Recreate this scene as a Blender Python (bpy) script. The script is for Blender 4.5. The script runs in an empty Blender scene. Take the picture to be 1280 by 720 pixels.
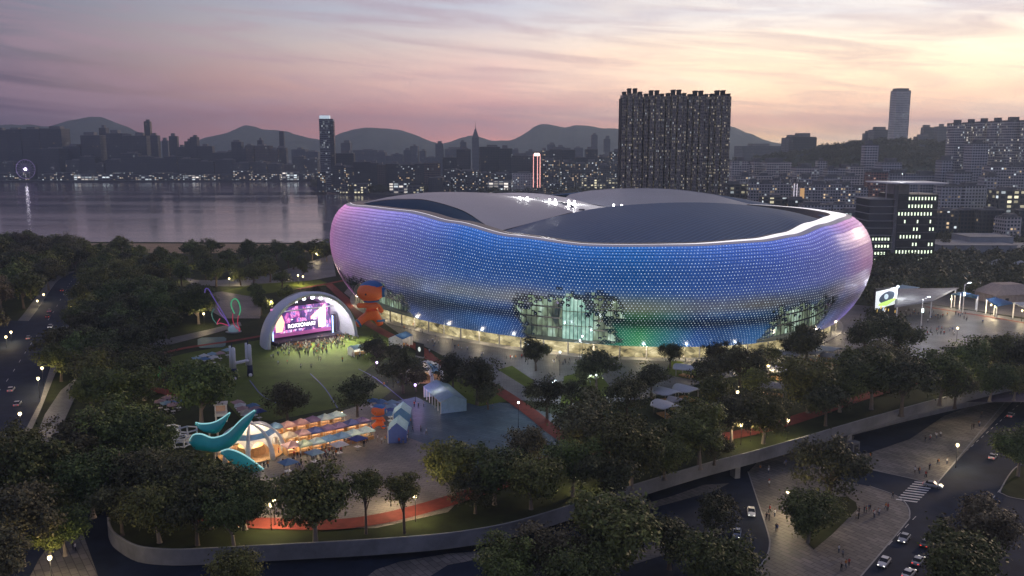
import bpy, math, random
import numpy as np
from mathutils import Vector, Matrix

# ------------------------------------------------------------------ scene, camera, sky, sun, exposure
sc = bpy.context.scene
COL = sc.collection
RNG = random.Random(11)
PI = math.pi
FPX, CAM_H, PITCH = 1108.0, 85.0, math.radians(9.2)

cam_d = bpy.data.cameras.new("camera"); cam = bpy.data.objects.new("camera", cam_d); COL.objects.link(cam)
cam_d.sensor_width = 36.0; cam_d.lens = 36.0 * FPX / 1280.0
cam_d.clip_start = 1.0; cam_d.clip_end = 40000.0
cam.location = (0, 0, CAM_H); cam.rotation_euler = (math.radians(90) - PITCH, 0, 0)
sc.camera = cam

vs = sc.view_settings
vs.view_transform = 'Standard'; vs.look = 'None'; vs.exposure = 0.45; vs.gamma = 1.0; vs.use_curve_mapping = False
SUN_EL, SUN_AZ = math.radians(15.0), math.radians(48.0)       # azimuth from +Y towards +X

def lin(r, g, b):
    return tuple((c / 255.0 / 12.92) if c / 255.0 <= 0.04045 else ((c / 255.0 + 0.055) / 1.055) ** 2.4 for c in (r, g, b))

world = bpy.data.worlds.new("World"); sc.world = world; world.use_nodes = True
def build_world():
    nt = world.node_tree; N = nt.nodes; L = nt.links; N.clear()
    out = N.new("ShaderNodeOutputWorld"); bg = N.new("ShaderNodeBackground"); L.new(bg.outputs[0], out.inputs[0])
    tc = N.new("ShaderNodeTexCoord"); sep = N.new("ShaderNodeSeparateXYZ"); L.new(tc.outputs["Generated"], sep.inputs[0])
    def math_(op, a, b=None, clamp=False):
        n = N.new("ShaderNodeMath"); n.operation = op; n.use_clamp = clamp
        for k, v in enumerate((a, b)):
            if v is None: continue
            if isinstance(v, (int, float)): n.inputs[k].default_value = v
            else: L.new(v, n.inputs[k])
        return n.outputs[0]
    def mix(f, a, b, mode='MIX'):
        n = N.new("ShaderNodeMix"); n.data_type = 'RGBA'; n.blend_type = mode
        if isinstance(f, (int, float)): n.inputs[0].default_value = f
        else: L.new(f, n.inputs[0])
        for k, v in ((6, a), (7, b)):
            if isinstance(v, tuple): n.inputs[k].default_value = (*v, 1)
            else: L.new(v, n.inputs[k])
        return n.outputs[2]
    def ramp(fac, stops):
        n = N.new("ShaderNodeValToRGB"); L.new(fac, n.inputs[0]); e = n.color_ramp.elements
        while len(e) < len(stops): e.new(0.5)
        for k, (p, c) in enumerate(stops): e[k].position = p; e[k].color = (*c, 1)
        return n.outputs[0]
    z = sep.outputs["Z"]; az = math_('ARCTAN2', sep.outputs["X"], sep.outputs["Y"])
    # large soft bands of cloud: a stretched noise also bends the bands of colour
    comb = N.new("ShaderNodeCombineXYZ"); L.new(math_('MULTIPLY', az, 2.2), comb.inputs[0]); L.new(math_('MULTIPLY', z, 15.0), comb.inputs[1])
    comb.inputs[2].default_value = 3.7
    def noise(scale, detail, rough, dist, vec):
        n = N.new("ShaderNodeTexNoise"); n.inputs["Scale"].default_value = scale; n.inputs["Detail"].default_value = detail
        n.inputs["Roughness"].default_value = rough; n.inputs["Distortion"].default_value = dist; L.new(vec, n.inputs["Vector"]); return n.outputs[0]
    n1 = noise(1.5, 6, 0.55, 0.6, comb.outputs[0])
    comb2 = N.new("ShaderNodeCombineXYZ"); L.new(math_('MULTIPLY', az, 5.0), comb2.inputs[0])
    L.new(math_('ADD', math_('MULTIPLY', z, 55.0), math_('MULTIPLY', az, 5.0)), comb2.inputs[1]); comb2.inputs[2].default_value = 9.1
    n2 = noise(1.0, 7, 0.6, 0.8, comb2.outputs[0])
    el = math_('ADD', math_('MULTIPLY', z, 2.0), math_('MULTIPLY', math_('SUBTRACT', n1, 0.5), 0.10))      # 0..1 over 0..30 degrees
    left = ramp(el, [(0.0, lin(84, 52, 66)), (0.05, lin(76, 54, 72)), (0.11, lin(74, 60, 76)), (0.2, lin(92, 86, 97)), (0.3, lin(98, 101, 115)), (0.45, lin(142, 112, 132)), (1.0, lin(112, 114, 134))])
    mid = ramp(el, [(0.0, lin(200, 130, 120)), (0.06, lin(184, 128, 126)), (0.13, lin(204, 162, 150)), (0.21, lin(194, 176, 168)), (0.3, lin(166, 166, 176)), (0.45, lin(176, 146, 154)), (1.0, lin(118, 120, 138))])
    right = ramp(el, [(0.0, lin(236, 194, 140)), (0.05, lin(226, 172, 146)), (0.11, lin(240, 204, 168)), (0.19, lin(236, 214, 184)), (0.27, lin(200, 194, 192)), (1.0, lin(122, 122, 138))])
    a1 = math_('MULTIPLY', math_('ADD', az, 0.52), 1.0 / 0.5, True)
    a2 = math_('MULTIPLY', math_('ADD', az, 0.02), 1.0 / 0.26, True)
    sky = mix(a2, mix(a1, left, mid), right)
    # thin streaks, darker and rosier than the sky behind them, and a few bright ones
    st = ramp(n2, [(0.42, (0, 0, 0)), (0.64, (1, 1, 1))])
    sky = mix(math_('MULTIPLY', st, 0.42), sky, lin(140, 112, 124), 'MIX')
    st2 = ramp(n1, [(0.52, (0, 0, 0)), (0.74, (1, 1, 1))])
    sky = mix(math_('MULTIPLY', math_('MULTIPLY', st2, 0.5), a2), sky, lin(255, 236, 205), 'MIX')
    # behind the camera the dome is deep evening blue
    back = math_('MULTIPLY', math_('SUBTRACT', math_('ABSOLUTE', az), 0.8), 0.75, True)
    sky = mix(back, sky, ramp(el, [(0.0, lin(124, 114, 128)), (0.2, lin(120, 120, 142)), (1.0, lin(88, 98, 132))]))
    mr = N.new("ShaderNodeMapRange"); mr.interpolation_type = 'SMOOTHSTEP'; mr.inputs[1].default_value = 0.0; mr.inputs[2].default_value = 0.34; mr.inputs[3].default_value = 1.54; mr.inputs[4].default_value = 1.05; L.new(z, mr.inputs[0])
    vm = N.new("ShaderNodeVectorMath"); vm.operation = 'SCALE'; L.new(sky, vm.inputs[0]); L.new(math_('ADD', math_('MULTIPLY', back, math_('SUBTRACT', 1.0, mr.outputs[0])), mr.outputs[0]), vm.inputs[3]); sky = vm.outputs[0]
    nish = N.new("ShaderNodeTexSky"); nish.sky_type = 'NISHITA'; nish.sun_disc = False
    nish.sun_elevation = SUN_EL; nish.sun_rotation = SUN_AZ
    sky = mix(0.0012, sky, nish.outputs[0], 'ADD')
    L.new(sky, bg.inputs[0]); bg.inputs[1].default_value = 1.0
build_world()

sun_d = bpy.data.lights.new("sun", 'SUN'); sun = bpy.data.objects.new("sun", sun_d); COL.objects.link(sun)
sun_d.energy = 0.75; sun_d.angle = math.radians(2.0); sun_d.color = (1.0, 0.72, 0.48)
sun.rotation_euler = Vector((-math.sin(SUN_AZ) * math.cos(SUN_EL), -math.cos(SUN_AZ) * math.cos(SUN_EL), -math.sin(SUN_EL))).to_track_quat('-Z', 'Y').to_euler()

# ------------------------------------------------------------------ where a pixel of the 1280 x 720 photograph falls in the place
_F = np.array([0, math.cos(PITCH), -math.sin(PITCH)]); _U = np.array([0, math.sin(PITCH), math.cos(PITCH)]); _R = np.array([1.0, 0, 0]); _C = np.array([0, 0, CAM_H])
def ray(px, py): return (px - 640) / FPX * _R + (360 - py) / FPX * _U + _F
def G(px, py, z=0.0):                       # point at height z
    d = ray(px, py); t = (z - CAM_H) / d[2]; p = _C + d * t; return (float(p[0]), float(p[1]), float(z))
def D(px, py, y):                           # point at distance y
    d = ray(px, py); p = _C + d * (y / d[1]); return (float(p[0]), float(p[1]), float(p[2]))
LOW_A, LOW_B = -5.0, -0.025                 # the street below the park lies on the gentle slope z = -5 - 0.025 x
def low_z(x): return LOW_A + LOW_B * x
def GL(px, py, off=0.0):
    d = ray(px, py); t = (LOW_A + off + LOW_B * _C[0] - _C[2]) / (d[2] - LOW_B * d[0]); p = _C + d * t
    return (float(p[0]), float(p[1]), float(p[2]))
def project(P):
    q = np.asarray(P, float) - _C; w = q @ _F
    return np.stack([640 + FPX * (q @ _R) / w, 360 - FPX * (q @ _U) / w], -1)

# ------------------------------------------------------------------ materials
def _nt(name):
    m = bpy.data.materials.new(name); m.use_nodes = True; nt = m.node_tree
    return m, nt, nt.nodes["Principled BSDF"]
def mat(name, col, rough=0.6, metal=0.0, var=0.25, scale=0.6, spec=0.4, emit=None, estr=0.0, bump=0.0, coat=0.0, coords='Object'):
    """A plain surface with mottled wear: the base colour varies by a noise that sits on the thing itself."""
    m, nt, b = _nt(name); N, L = nt.nodes, nt.links
    b.inputs["Roughness"].default_value = rough; b.inputs["Metallic"].default_value = metal
    b.inputs["Specular IOR Level"].default_value = spec
    if coat: b.inputs["Coat Weight"].default_value = coat
    tc = N.new("ShaderNodeTexCoord"); no = N.new("ShaderNodeTexNoise"); no.inputs["Scale"].default_value = scale; no.inputs["Detail"].default_value = 6
    no.inputs["Roughness"].default_value = 0.65
    L.new(tc.outputs[coords], no.inputs["Vector"])
    r = N.new("ShaderNodeValToRGB"); e = r.color_ramp.elements
    e[0].position = 0.28; e[1].position = 0.72
    e[0].color = (*[c * (1 - var) for c in col], 1); e[1].color = (*[min(1, c * (1 + var)) for c in col], 1)
    L.new(no.outputs[0], r.inputs[0]); L.new(r.outputs[0], b.inputs["Base Color"])
    if bump:
        bn = N.new("ShaderNodeBump"); bn.inputs["Strength"].default_value = bump; L.new(no.outputs[0], bn.inputs["Height"]); L.new(bn.outputs[0], b.inputs["Normal"])
    if emit is not None:
        b.inputs["Emission Color"].default_value = (*emit, 1); b.inputs["Emission Strength"].default_value = estr
    return m
def glow(name, col, strength):
    m, nt, b = _nt(name); b.inputs["Base Color"].default_value = (*[min(0.8, c) for c in col], 1)
    b.inputs["Emission Color"].default_value = (*col, 1); b.inputs["Emission Strength"].default_value = strength; return m
def paving(name, c1, c2, size, rough=0.55, gap=0.03, rot=0.0):
    m, nt, b = _nt(name); N, L = nt.nodes, nt.links
    tc = N.new("ShaderNodeTexCoord"); mp = N.new("ShaderNodeMapping"); mp.inputs["Rotation"].default_value = (0, 0, rot); L.new(tc.outputs["Object"], mp.inputs[0])
    br = N.new("ShaderNodeTexBrick"); br.inputs["Scale"].default_value = 1.0; br.inputs["Brick Width"].default_value = size * 2; br.inputs["Row Height"].default_value = size
    br.inputs["Mortar Size"].default_value = gap; br.inputs["Color1"].default_value = (*c1, 1); br.inputs["Color2"].default_value = (*c2, 1)
    br.inputs["Mortar"].default_value = (*[c * 0.35 for c in c1], 1); L.new(mp.outputs[0], br.inputs["Vector"])
    no = N.new("ShaderNodeTexNoise"); no.inputs["Scale"].default_value = 0.09; no.inputs["Detail"].default_value = 7; L.new(tc.outputs["Object"], no.inputs["Vector"])
    r = N.new("ShaderNodeValToRGB"); r.color_ramp.elements[0].position = .3; r.color_ramp.elements[1].position = .7
    r.color_ramp.elements[0].color = (.62, .62, .62, 1); r.color_ramp.elements[1].color = (1.1, 1.1, 1.1, 1); L.new(no.outputs[0], r.inputs[0])
    mx = N.new("ShaderNodeMix"); mx.data_type = 'RGBA'; mx.blend_type = 'MULTIPLY'; mx.inputs[0].default_value = 1; L.new(br.outputs[0], mx.inputs[6]); L.new(r.outputs[0], mx.inputs[7])
    L.new(mx.outputs[2], b.inputs["Base Color"]); b.inputs["Roughness"].default_value = rough; b.inputs["Specular IOR Level"].default_value = 0.2
    return m
def facade(name, wall, lit, cw, ch, frac, estr, seed=0.0, wx=0.62, wy=0.55, glass=(0.03, 0.04, 0.055), warm=0.5):
    """A wall of windows laid out in metres (UV): panes of dark glass, some of them lit from inside."""
    m, nt, b = _nt(name); N, L = nt.nodes, nt.links
    def M(op, a, b_=None, clamp=False):
        n = N.new("ShaderNodeMath"); n.operation = op; n.use_clamp = clamp
        for k, v in enumerate((a, b_)):
            if v is None: continue
            if isinstance(v, (int, float)): n.inputs[k].default_value = v
            else: L.new(v, n.inputs[k])
        return n.outputs[0]
    uv = N.new("ShaderNodeUVMap"); sp = N.new("ShaderNodeSeparateXYZ"); L.new(uv.outputs[0], sp.inputs[0])
    oi = N.new("ShaderNodeObjectInfo")
    u = M('DIVIDE', sp.outputs[0], cw); v = M('DIVIDE', sp.outputs[1], ch)
    fu = M('FRACT', u); fv = M('FRACT', v)
    win = M('MULTIPLY', M('LESS_THAN', fu, wx), M('LESS_THAN', fv, wy))
    cb = N.new("ShaderNodeCombineXYZ"); L.new(M('FLOOR', u), cb.inputs[0]); L.new(M('FLOOR', v), cb.inputs[1]); L.new(M('ADD', M('MULTIPLY', oi.outputs["Random"], 91.0), seed), cb.inputs[2])
    wn = N.new("ShaderNodeTexWhiteNoise"); wn.noise_dimensions = '3D'; L.new(cb.outputs[0], wn.inputs["Vector"])
    sc2 = N.new("ShaderNodeSeparateColor"); L.new(wn.outputs["Color"], sc2.inputs[0])
    on = M('MULTIPLY', win, M('LESS_THAN', wn.outputs["Value"], frac))
    amp = M('ADD', 0.25, M('MULTIPLY', M('POWER', sc2.outputs[1], 2.0), 1.2))
    hue = N.new("ShaderNodeMix"); hue.data_type = 'RGBA'; L.new(M('LESS_THAN', sc2.outputs[2], warm), hue.inputs[0]); hue.inputs[6].default_value = (0.85, 0.95, 1.0, 1); hue.inputs[7].default_value = (*lit, 1)
    L.new(hue.outputs[2], b.inputs["Emission Color"]); L.new(M('MULTIPLY', M('MULTIPLY', on, amp), estr * .6), b.inputs["Emission Strength"])
    no = N.new("ShaderNodeTexNoise"); no.inputs["Scale"].default_value = 0.05; no.inputs["Detail"].default_value = 5; L.new(uv.outputs[0], no.inputs["Vector"])
    wr = N.new("ShaderNodeMix"); wr.data_type = 'RGBA'; L.new(no.outputs[0], wr.inputs[0]); wr.inputs[6].default_value = (*[c * .75 for c in wall], 1); wr.inputs[7].default_value = (*[c * 1.25 for c in wall], 1)
    mx = N.new("ShaderNodeMix"); mx.data_type = 'RGBA'; L.new(win, mx.inputs[0]); L.new(wr.outputs[2], mx.inputs[6]); mx.inputs[7].default_value = (*glass, 1)
    L.new(mx.outputs[2], b.inputs["Base Color"])
    L.new(M('SUBTRACT', 0.75, M('MULTIPLY', win, 0.6)), b.inputs["Roughness"])
    return m

# ------------------------------------------------------------------ mesh building
def canvas(name, col, tr=.4):
    """tent cloth: some of the light that falls on one side comes through the other"""
    m = mat(name, col, .8, var=.12, scale=.8); nt = m.node_tree; N, L = nt.nodes, nt.links
    b = N["Principled BSDF"]; t = N.new("ShaderNodeBsdfTranslucent"); mx = N.new("ShaderNodeMixShader"); mx.inputs[0].default_value = tr
    L.new(b.inputs["Base Color"].links[0].from_socket, t.inputs[0]); L.new(b.outputs[0], mx.inputs[1]); L.new(t.outputs[0], mx.inputs[2]); L.new(mx.outputs[0], N["Material Output"].inputs[0]); return m
class MB:
    def __init__(s): s.v, s.f, s.m, s.uv = [], [], [], {}
    def face(s, pts, mi=0, uv=None):
        k = len(s.v); s.v += [tuple(p) for p in pts]; s.f.append(tuple(range(k, k + len(pts)))); s.m.append(mi)
        if uv: s.uv[len(s.f) - 1] = uv
    def mesh(s, v, f, mi=0):
        k = len(s.v); s.v += [tuple(p) for p in v]
        for q in f: s.f.append(tuple(i + k for i in q)); s.m.append(mi)
    def box(s, c, size, rz=0.0, mi=0, top=1.0, wall_uv=False, u0=0.0):
        """axis box centred in plan on c, standing on c.z; top scales the upper face"""
        x, y, z = size; cr, sr = math.cos(rz), math.sin(rz); P = []
        for k, zz in ((1.0, 0), (top, z)):
            for a, b in ((-1, -1), (1, -1), (1, 1), (-1, 1)):
                X, Y = a * x / 2 * k, b * y / 2 * k; P.append((c[0] + X * cr - Y * sr, c[1] + X * sr + Y * cr, c[2] + zz))
        F = [(0, 3, 2, 1), (4, 5, 6, 7), (0, 1, 5, 4), (1, 2, 6, 5), (2, 3, 7, 6), (3, 0, 4, 7)]
        k0 = len(s.f); s.mesh(P, F, mi)
        if wall_uv:
            u = u0
            for i, w in ((2, x), (3, y), (4, x), (5, y)):
                s.uv[k0 + i] = [(u, c[2]), (u + w, c[2]), (u + w, c[2] + z), (u, c[2] + z)]; u += w
            s.uv[k0] = s.uv[k0 + 1] = [(-.01, -.01)] * 4
    def tube(s, pts, r, n=8, mi=0, cap=True, closed=False):
        pts = [Vector(p) for p in pts]; m = len(pts)
        rr = r if isinstance(r, (list, tuple)) else [r] * m
        V = []; up = None
        for i, p in enumerate(pts):
            a = pts[(i + 1) % m] if (closed or i + 1 < m) else p; b = pts[i - 1] if (closed or i > 0) else p
            t = (a - b).normalized() if (a - b).length > 1e-9 else Vector((0, 0, 1))
            if up is None: up = Vector((0, 0, 1)) if abs(t.z) < 0.9 else Vector((1, 0, 0))
            x = t.cross(up).normalized(); y = x.cross(t).normalized(); up = y
            for k in range(n):
                q = 2 * PI * k / n; V.append(p + (x * math.cos(q) + y * math.sin(q)) * rr[i])
        F = []
        for i in range(m if closed else m - 1):
            for k in range(n): F.append((i * n + k, i * n + (k + 1) % n, ((i + 1) % m) * n + (k + 1) % n, ((i + 1) % m) * n + k))
        if cap and not closed: F += [tuple(range(n))[::-1], tuple(range((m - 1) * n, m * n))]
        s.mesh(V, F, mi)
    def prism(s, pts, z0, z1, mi=0, mi_side=None):
        """closed outline; z0, z1 numbers or functions of x"""
        n = len(pts); f0 = z0 if callable(z0) else (lambda x: z0); f1 = z1 if callable(z1) else (lambda x: z1)
        V = [(p[0], p[1], f0(p[0])) for p in pts] + [(p[0], p[1], f1(p[0])) for p in pts]
        k = len(s.v); s.v += V
        s.f.append(tuple(k + n + i for i in range(n))); s.m.append(mi)
        s.f.append(tuple(k + i for i in range(n))[::-1]); s.m.append(mi)
        for i in range(n):
            j = (i + 1) % n; s.f.append((k + i, k + j, k + n + j, k + n + i)); s.m.append(mi if mi_side is None else mi_side)
    def grid(s, P, mi=0, closed_u=False, uv=None):
        nu, nv = len(P), len(P[0]); V = [p for row in P for p in row]; F = []; k0 = len(s.f)
        for i in range(nu if closed_u else nu - 1):
            for j in range(nv - 1):
                a = (i + 1) % nu; F.append((i * nv + j, a * nv + j, a * nv + j + 1, i * nv + j + 1))
                if uv: s.uv[k0 + len(F) - 1] = [uv(i, j), uv(i + 1, j), uv(i + 1, j + 1), uv(i, j + 1)]
        s.mesh(V, F, mi)
    def sphere(s, c, r, nu=14, nv=9, mi=0):
        r = r if isinstance(r, (tuple, list)) else (r, r, r)
        P = [[(c[0] + r[0] * math.cos(2 * PI * i / nu) * math.sin(PI * j / nv), c[1] + r[1] * math.sin(2 * PI * i / nu) * math.sin(PI * j / nv), c[2] - r[2] * math.cos(PI * j / nv)) for j in range(nv + 1)] for i in range(nu)]
        s.grid(P, mi, True)
    def build_mesh(s, name, mats, smooth=False):
        me = bpy.data.meshes.new(name); me.from_pydata(s.v, [], s.f)
        mats = mats if isinstance(mats, (list, tuple)) else [mats]
        for m in mats: me.materials.append(m)
        if len(mats) > 1: me.polygons.foreach_set("material_index", s.m)
        if s.uv:
            l = me.uv_layers.new(name="UVMap"); d = l.data
            for fi, u in s.uv.items():
                p = me.polygons[fi]
                for k, li in enumerate(p.loop_indices): d[li].uv = u[k]
        if smooth: me.polygons.foreach_set("use_smooth", [True] * len(me.polygons))
        me.update(); return me
    def build(s, name, mats, parent=None, smooth=False):
        return link(name, s.build_mesh(name, mats, smooth), parent)
def link(name, me, parent=None):
    o = bpy.data.objects.new(name, me); COL.objects.link(o)
    if parent is not None: o.parent = parent
    return o
def empty(name, loc=(0, 0, 0), rz=0.0, s=1.0):
    o = bpy.data.objects.new(name, None); COL.objects.link(o); o.location = loc; o.rotation_euler = (0, 0, rz)
    o.scale = (s, s, s) if not isinstance(s, (tuple, list)) else s; o.empty_display_size = 0.5; return o
def tag(o, label, cat, group=None):
    o["label"] = label; o["category"] = cat
    if group: o["group"] = group
    return o
def struct(o): o["kind"] = "structure"; return o
def stuff(o): o["kind"] = "stuff"; return o
def copy_tree(o, parent=None):
    c = o.copy(); COL.objects.link(c)
    if parent is not None: c.parent = parent
    for ch in list(o.children): copy_tree(ch, c)
    return c
ORD = "first second third fourth fifth sixth seventh eighth ninth tenth eleventh twelfth thirteenth fourteenth fifteenth sixteenth seventeenth eighteenth nineteenth twentieth".split()
def nth(i):
    if i < 20: return ORD[i]
    tens = {2: "twenty", 3: "thirty", 4: "forty", 5: "fifty", 6: "sixty", 7: "seventy", 8: "eighty", 9: "ninety"}
    t, u = divmod(i + 1, 10)
    if t >= 10: return f"{i + 1}th"
    return tens[t] + "-" + ORD[u - 1] if u else tens[t][:-1] + "ieth"
def flat(name, px, z, m, low=False):
    """a flat sheet whose outline is given on the ground in photograph pixels"""
    pts = [GL(*p, z) if low else G(*p, z) for p in px]
    b = MB(); b.face(pts if _ccw(pts) else pts[::-1]); return struct(b.build(name, m))
def _ccw(p): return sum(p[i][0] * p[(i + 1) % len(p)][1] - p[(i + 1) % len(p)][0] * p[i][1] for i in range(len(p))) > 0
def smooth_line(pts, n=6):
    """Catmull-Rom through points"""
    P = [np.array(p, float) for p in pts]; P = [2 * P[0] - P[1]] + P + [2 * P[-1] - P[-2]]; out = []
    for i in range(1, len(P) - 2):
        for k in range(n):
            t = k / n; out.append(0.5 * (2 * P[i] + (P[i + 1] - P[i - 1]) * t + (2 * P[i - 1] - 5 * P[i] + 4 * P[i + 1] - P[i + 2]) * t * t + (3 * P[i] - P[i - 1] - 3 * P[i + 1] + P[i + 2]) * t ** 3))
    out.append(P[-2]); return [tuple(map(float, p)) for p in out]
def ribbon(name, pts, w, dz, m):
    """a strip of width w along ground points"""
    b = MB(); rows = []
    n = len(pts)
    for i, p in enumerate(pts):
        a, c = np.array(pts[max(0, i - 1)]), np.array(pts[min(n - 1, i + 1)]); t = (c - a)[:2]; t /= max(1e-6, np.hypot(*t)); nn = np.array([-t[1], t[0]])
        rows.append([(p[0] + nn[0] * w / 2, p[1] + nn[1] * w / 2, p[2] + dz), (p[0] - nn[0] * w / 2, p[1] - nn[1] * w / 2, p[2] + dz)])
    b.grid([r[::-1] for r in rows][::-1]); o = struct(b.build(name, m))
    if o.data.polygons[0].normal.z < 0: o.data.flip_normals()
    return o
# ------------------------------------------------------------------ the setting
M = {}
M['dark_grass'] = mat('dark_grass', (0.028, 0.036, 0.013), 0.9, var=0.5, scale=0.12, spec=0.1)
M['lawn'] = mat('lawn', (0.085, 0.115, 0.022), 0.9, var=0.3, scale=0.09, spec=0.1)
M['bright_lawn'] = mat('bright_lawn', (0.1, 0.13, 0.02), 0.9, var=0.25, scale=0.15, spec=0.1)
M['asphalt'] = mat('asphalt', (0.02, 0.028, 0.05), 0.85, var=0.35, scale=0.15, spec=0.15)
M['city'] = mat('city_ground', (0.05, 0.05, 0.055), 0.9, var=0.5, scale=0.02)
M['sand'] = mat('sand', (0.28, 0.2, 0.12), 0.9, var=0.25, scale=0.05)
M['pool'] = mat('turquoise_court', (0.03, 0.12, 0.12), 0.6, var=0.2, scale=0.1)
M['track'] = mat('red_track', (0.19, 0.04, 0.026), 0.8, var=0.3, scale=0.4, spec=0.2)
M['concrete'] = mat('concrete', (0.3, 0.3, 0.3), 0.75, var=0.25, scale=0.25)
M['dark_concrete'] = mat('dark_concrete', (0.16, 0.16, 0.17), 0.8, var=0.35, scale=0.2)
M['white_line'] = mat('white_marking', (0.7, 0.7, 0.68), 0.7, var=0.2, scale=1.5)
M['blue_line'] = mat('blue_marking', (0.09, 0.11, 0.26), 0.7, var=0.2, scale=1.5)
M['plaza_grey'] = paving('grey_paving', (0.19, 0.19, 0.19), (0.15, 0.15, 0.155), 1.0, gap=0.05)
M['plaza_blue'] = paving('slate_paving', (0.1, 0.15, 0.175), (0.065, 0.11, 0.14), 1.6, gap=0.05, rot=0.6)
M['plaza_beige'] = paving('beige_paving', (0.26, 0.225, 0.19), (0.21, 0.185, 0.155), 1.2, gap=0.05, rot=0.3)
M['tile_light'] = paving('pale_tiles', (0.26, 0.235, 0.215), (0.17, 0.158, 0.148), 1.5, gap=0.09, rot=0.95)
M['white_paint'] = mat('white_paint', (0.78, 0.78, 0.78), 0.45, var=0.06, scale=0.8)
M['dark_metal'] = mat('dark_metal', (0.05, 0.05, 0.055), 0.4, 0.6, var=0.2)
M['steel'] = mat('brushed_steel', (0.5, 0.5, 0.52), 0.35, 0.8, var=0.1)

def build_water():
    m, nt, b = _nt('sea_water'); N, L = nt.nodes, nt.links
    b.inputs["Base Color"].default_value = (0.12, 0.095, 0.13, 1); b.inputs["Roughness"].default_value = 0.12; b.inputs["Specular IOR Level"].default_value = 1.0; b.inputs["IOR"].default_value = 1.33
    tc = N.new("ShaderNodeTexCoord"); mp = N.new("ShaderNodeMapping"); mp.inputs["Scale"].default_value = (0.35, 1.0, 1); L.new(tc.outputs["Object"], mp.inputs[0])
    n1 = N.new("ShaderNodeTexNoise"); n1.inputs["Scale"].default_value = 0.1; n1.inputs["Detail"].default_value = 8; n1.inputs["Roughness"].default_value = 0.62; L.new(mp.outputs[0], n1.inputs["Vector"])
    mp2 = N.new("ShaderNodeMapping"); mp2.inputs["Scale"].default_value = (0.12, 1.0, 1); L.new(tc.outputs["Object"], mp2.inputs[0])
    n2 = N.new("ShaderNodeTexNoise"); n2.inputs["Scale"].default_value = 0.012; n2.inputs["Detail"].default_value = 4; L.new(mp2.outputs[0], n2.inputs["Vector"])
    bp = N.new("ShaderNodeBump"); bp.inputs["Distance"].default_value = 0.55; L.new(n1.outputs[0], bp.inputs["Height"])
    r = N.new("ShaderNodeMapRange"); r.inputs[1].default_value = .35; r.inputs[2].default_value = .65; r.inputs[3].default_value = 0.25; r.inputs[4].default_value = 0.7; L.new(n2.outputs[0], r.inputs[0]); L.new(r.outputs[0], bp.inputs["Strength"])
    L.new(bp.outputs[0], b.inputs["Normal"])
    mr = N.new("ShaderNodeMapRange"); mr.inputs[1].default_value = .35; mr.inputs[2].default_value = .65; mr.inputs[3].default_value = 0.05; mr.inputs[4].default_value = 0.16; L.new(n2.outputs[0], mr.inputs[0]); L.new(mr.outputs[0], b.inputs["Roughness"])
    return m
b = MB(); b.face([(-14000, 300, -4), (14000, 300, -4), (14000, 16000, -4), (-14000, 16000, -4)]); struct(b.build('sea', build_water()))

# land: the park deck (z = 0) ends at a curved wall; below it lies the street
EDGE = [(134.5, 650), (136, 660), (144, 671), (171, 685.5), (214, 690), (265, 688.5), (320, 685.5), (396, 681.5), (473, 677), (549, 671), (600, 664), (640, 656), (699, 639), (773, 615), (840, 594.5), (890, 580), (940, 567), (1000, 550), (1067, 530), (1120, 515), (1173, 500.5), (1240, 484), (1290, 474), (1400, 458), (1700, 440)]
EW = smooth_line([G(*p) for p in EDGE], 4)
park = [(p[0], p[1]) for p in EW] + [(900, 330), (3500, 900), (3500, 1200), (150, 1200), (150, 700), (60, 762), (-30, 764), (-120, 770), (-260, 776), (-420, 782), (-560, 786), (-1100, 800), (-1100, 420), (-330, 230), (-190, 205), (-150, 200), (-128, 212), (-104, 210), (-97, 204)]
b = MB(); b.prism(park, -0.6, 0.0); struct(b.build('park_ground', M['dark_grass']))
# the beach slopes into the sea along the shore
sh = [(60, 762), (-30, 764), (-120, 770), (-260, 776), (-420, 782), (-560, 786), (-1100, 800)]
b = MB(); b.grid([[(x, y + 46, -5.0), (x, y + 3, -0.3), (x, y - 12, 0.03), (x, y - 70 - 14 * math.sin(x * 0.021), 0.03)] for x, y in sh]); struct(b.build('beach', M['sand']))
# lower ground under the deck and in front of it
b = MB(); n = 40
b.face([(-420, 40, low_z(-420)), (520, 40, low_z(520)), (520, 420, low_z(520)), (-420, 420, low_z(-420))]); struct(b.build('street_ground', M['asphalt']))
# bank between the street level and the park where no wall stands
bl = [(-97, 204), (-104, 210), (-128, 212), (-150, 200), (-190, 205), (-330, 230), (-1100, 420)]
b = MB(); b.grid([[(x - 2, y - 7, low_z(max(x, -420)) - 0.6 if x > -420 else -4), (x, y, 0.01)] for x, y in bl]); struct(b.build('grass_bank', M['dark_grass']))
b = MB(); b.face([(-420, 40, -0.3), (-420, 420, -0.3), (-1500, 420, -0.3), (-1500, 40, -0.3)][::-1]); struct(b.build('west_ground', M['dark_grass']))
# the far cities' ground
pen = [G(386, 231), G(396, 234), G(420, 237.5), G(450, 240), (-250, 1560), (-120, 1490), (150, 1430)]
city = [(p[0], p[1]) for p in pen] + [(150, 1190), (3500, 1190), (9000, 2000), (14000, 15900), (-14000, 15900), (-14000, 2160), (-1050, 2130), (-480, 2180)]
b = MB(); b.prism(city, -6, -0.7, 0); struct(b.build('city_ground', M['city']))

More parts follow.
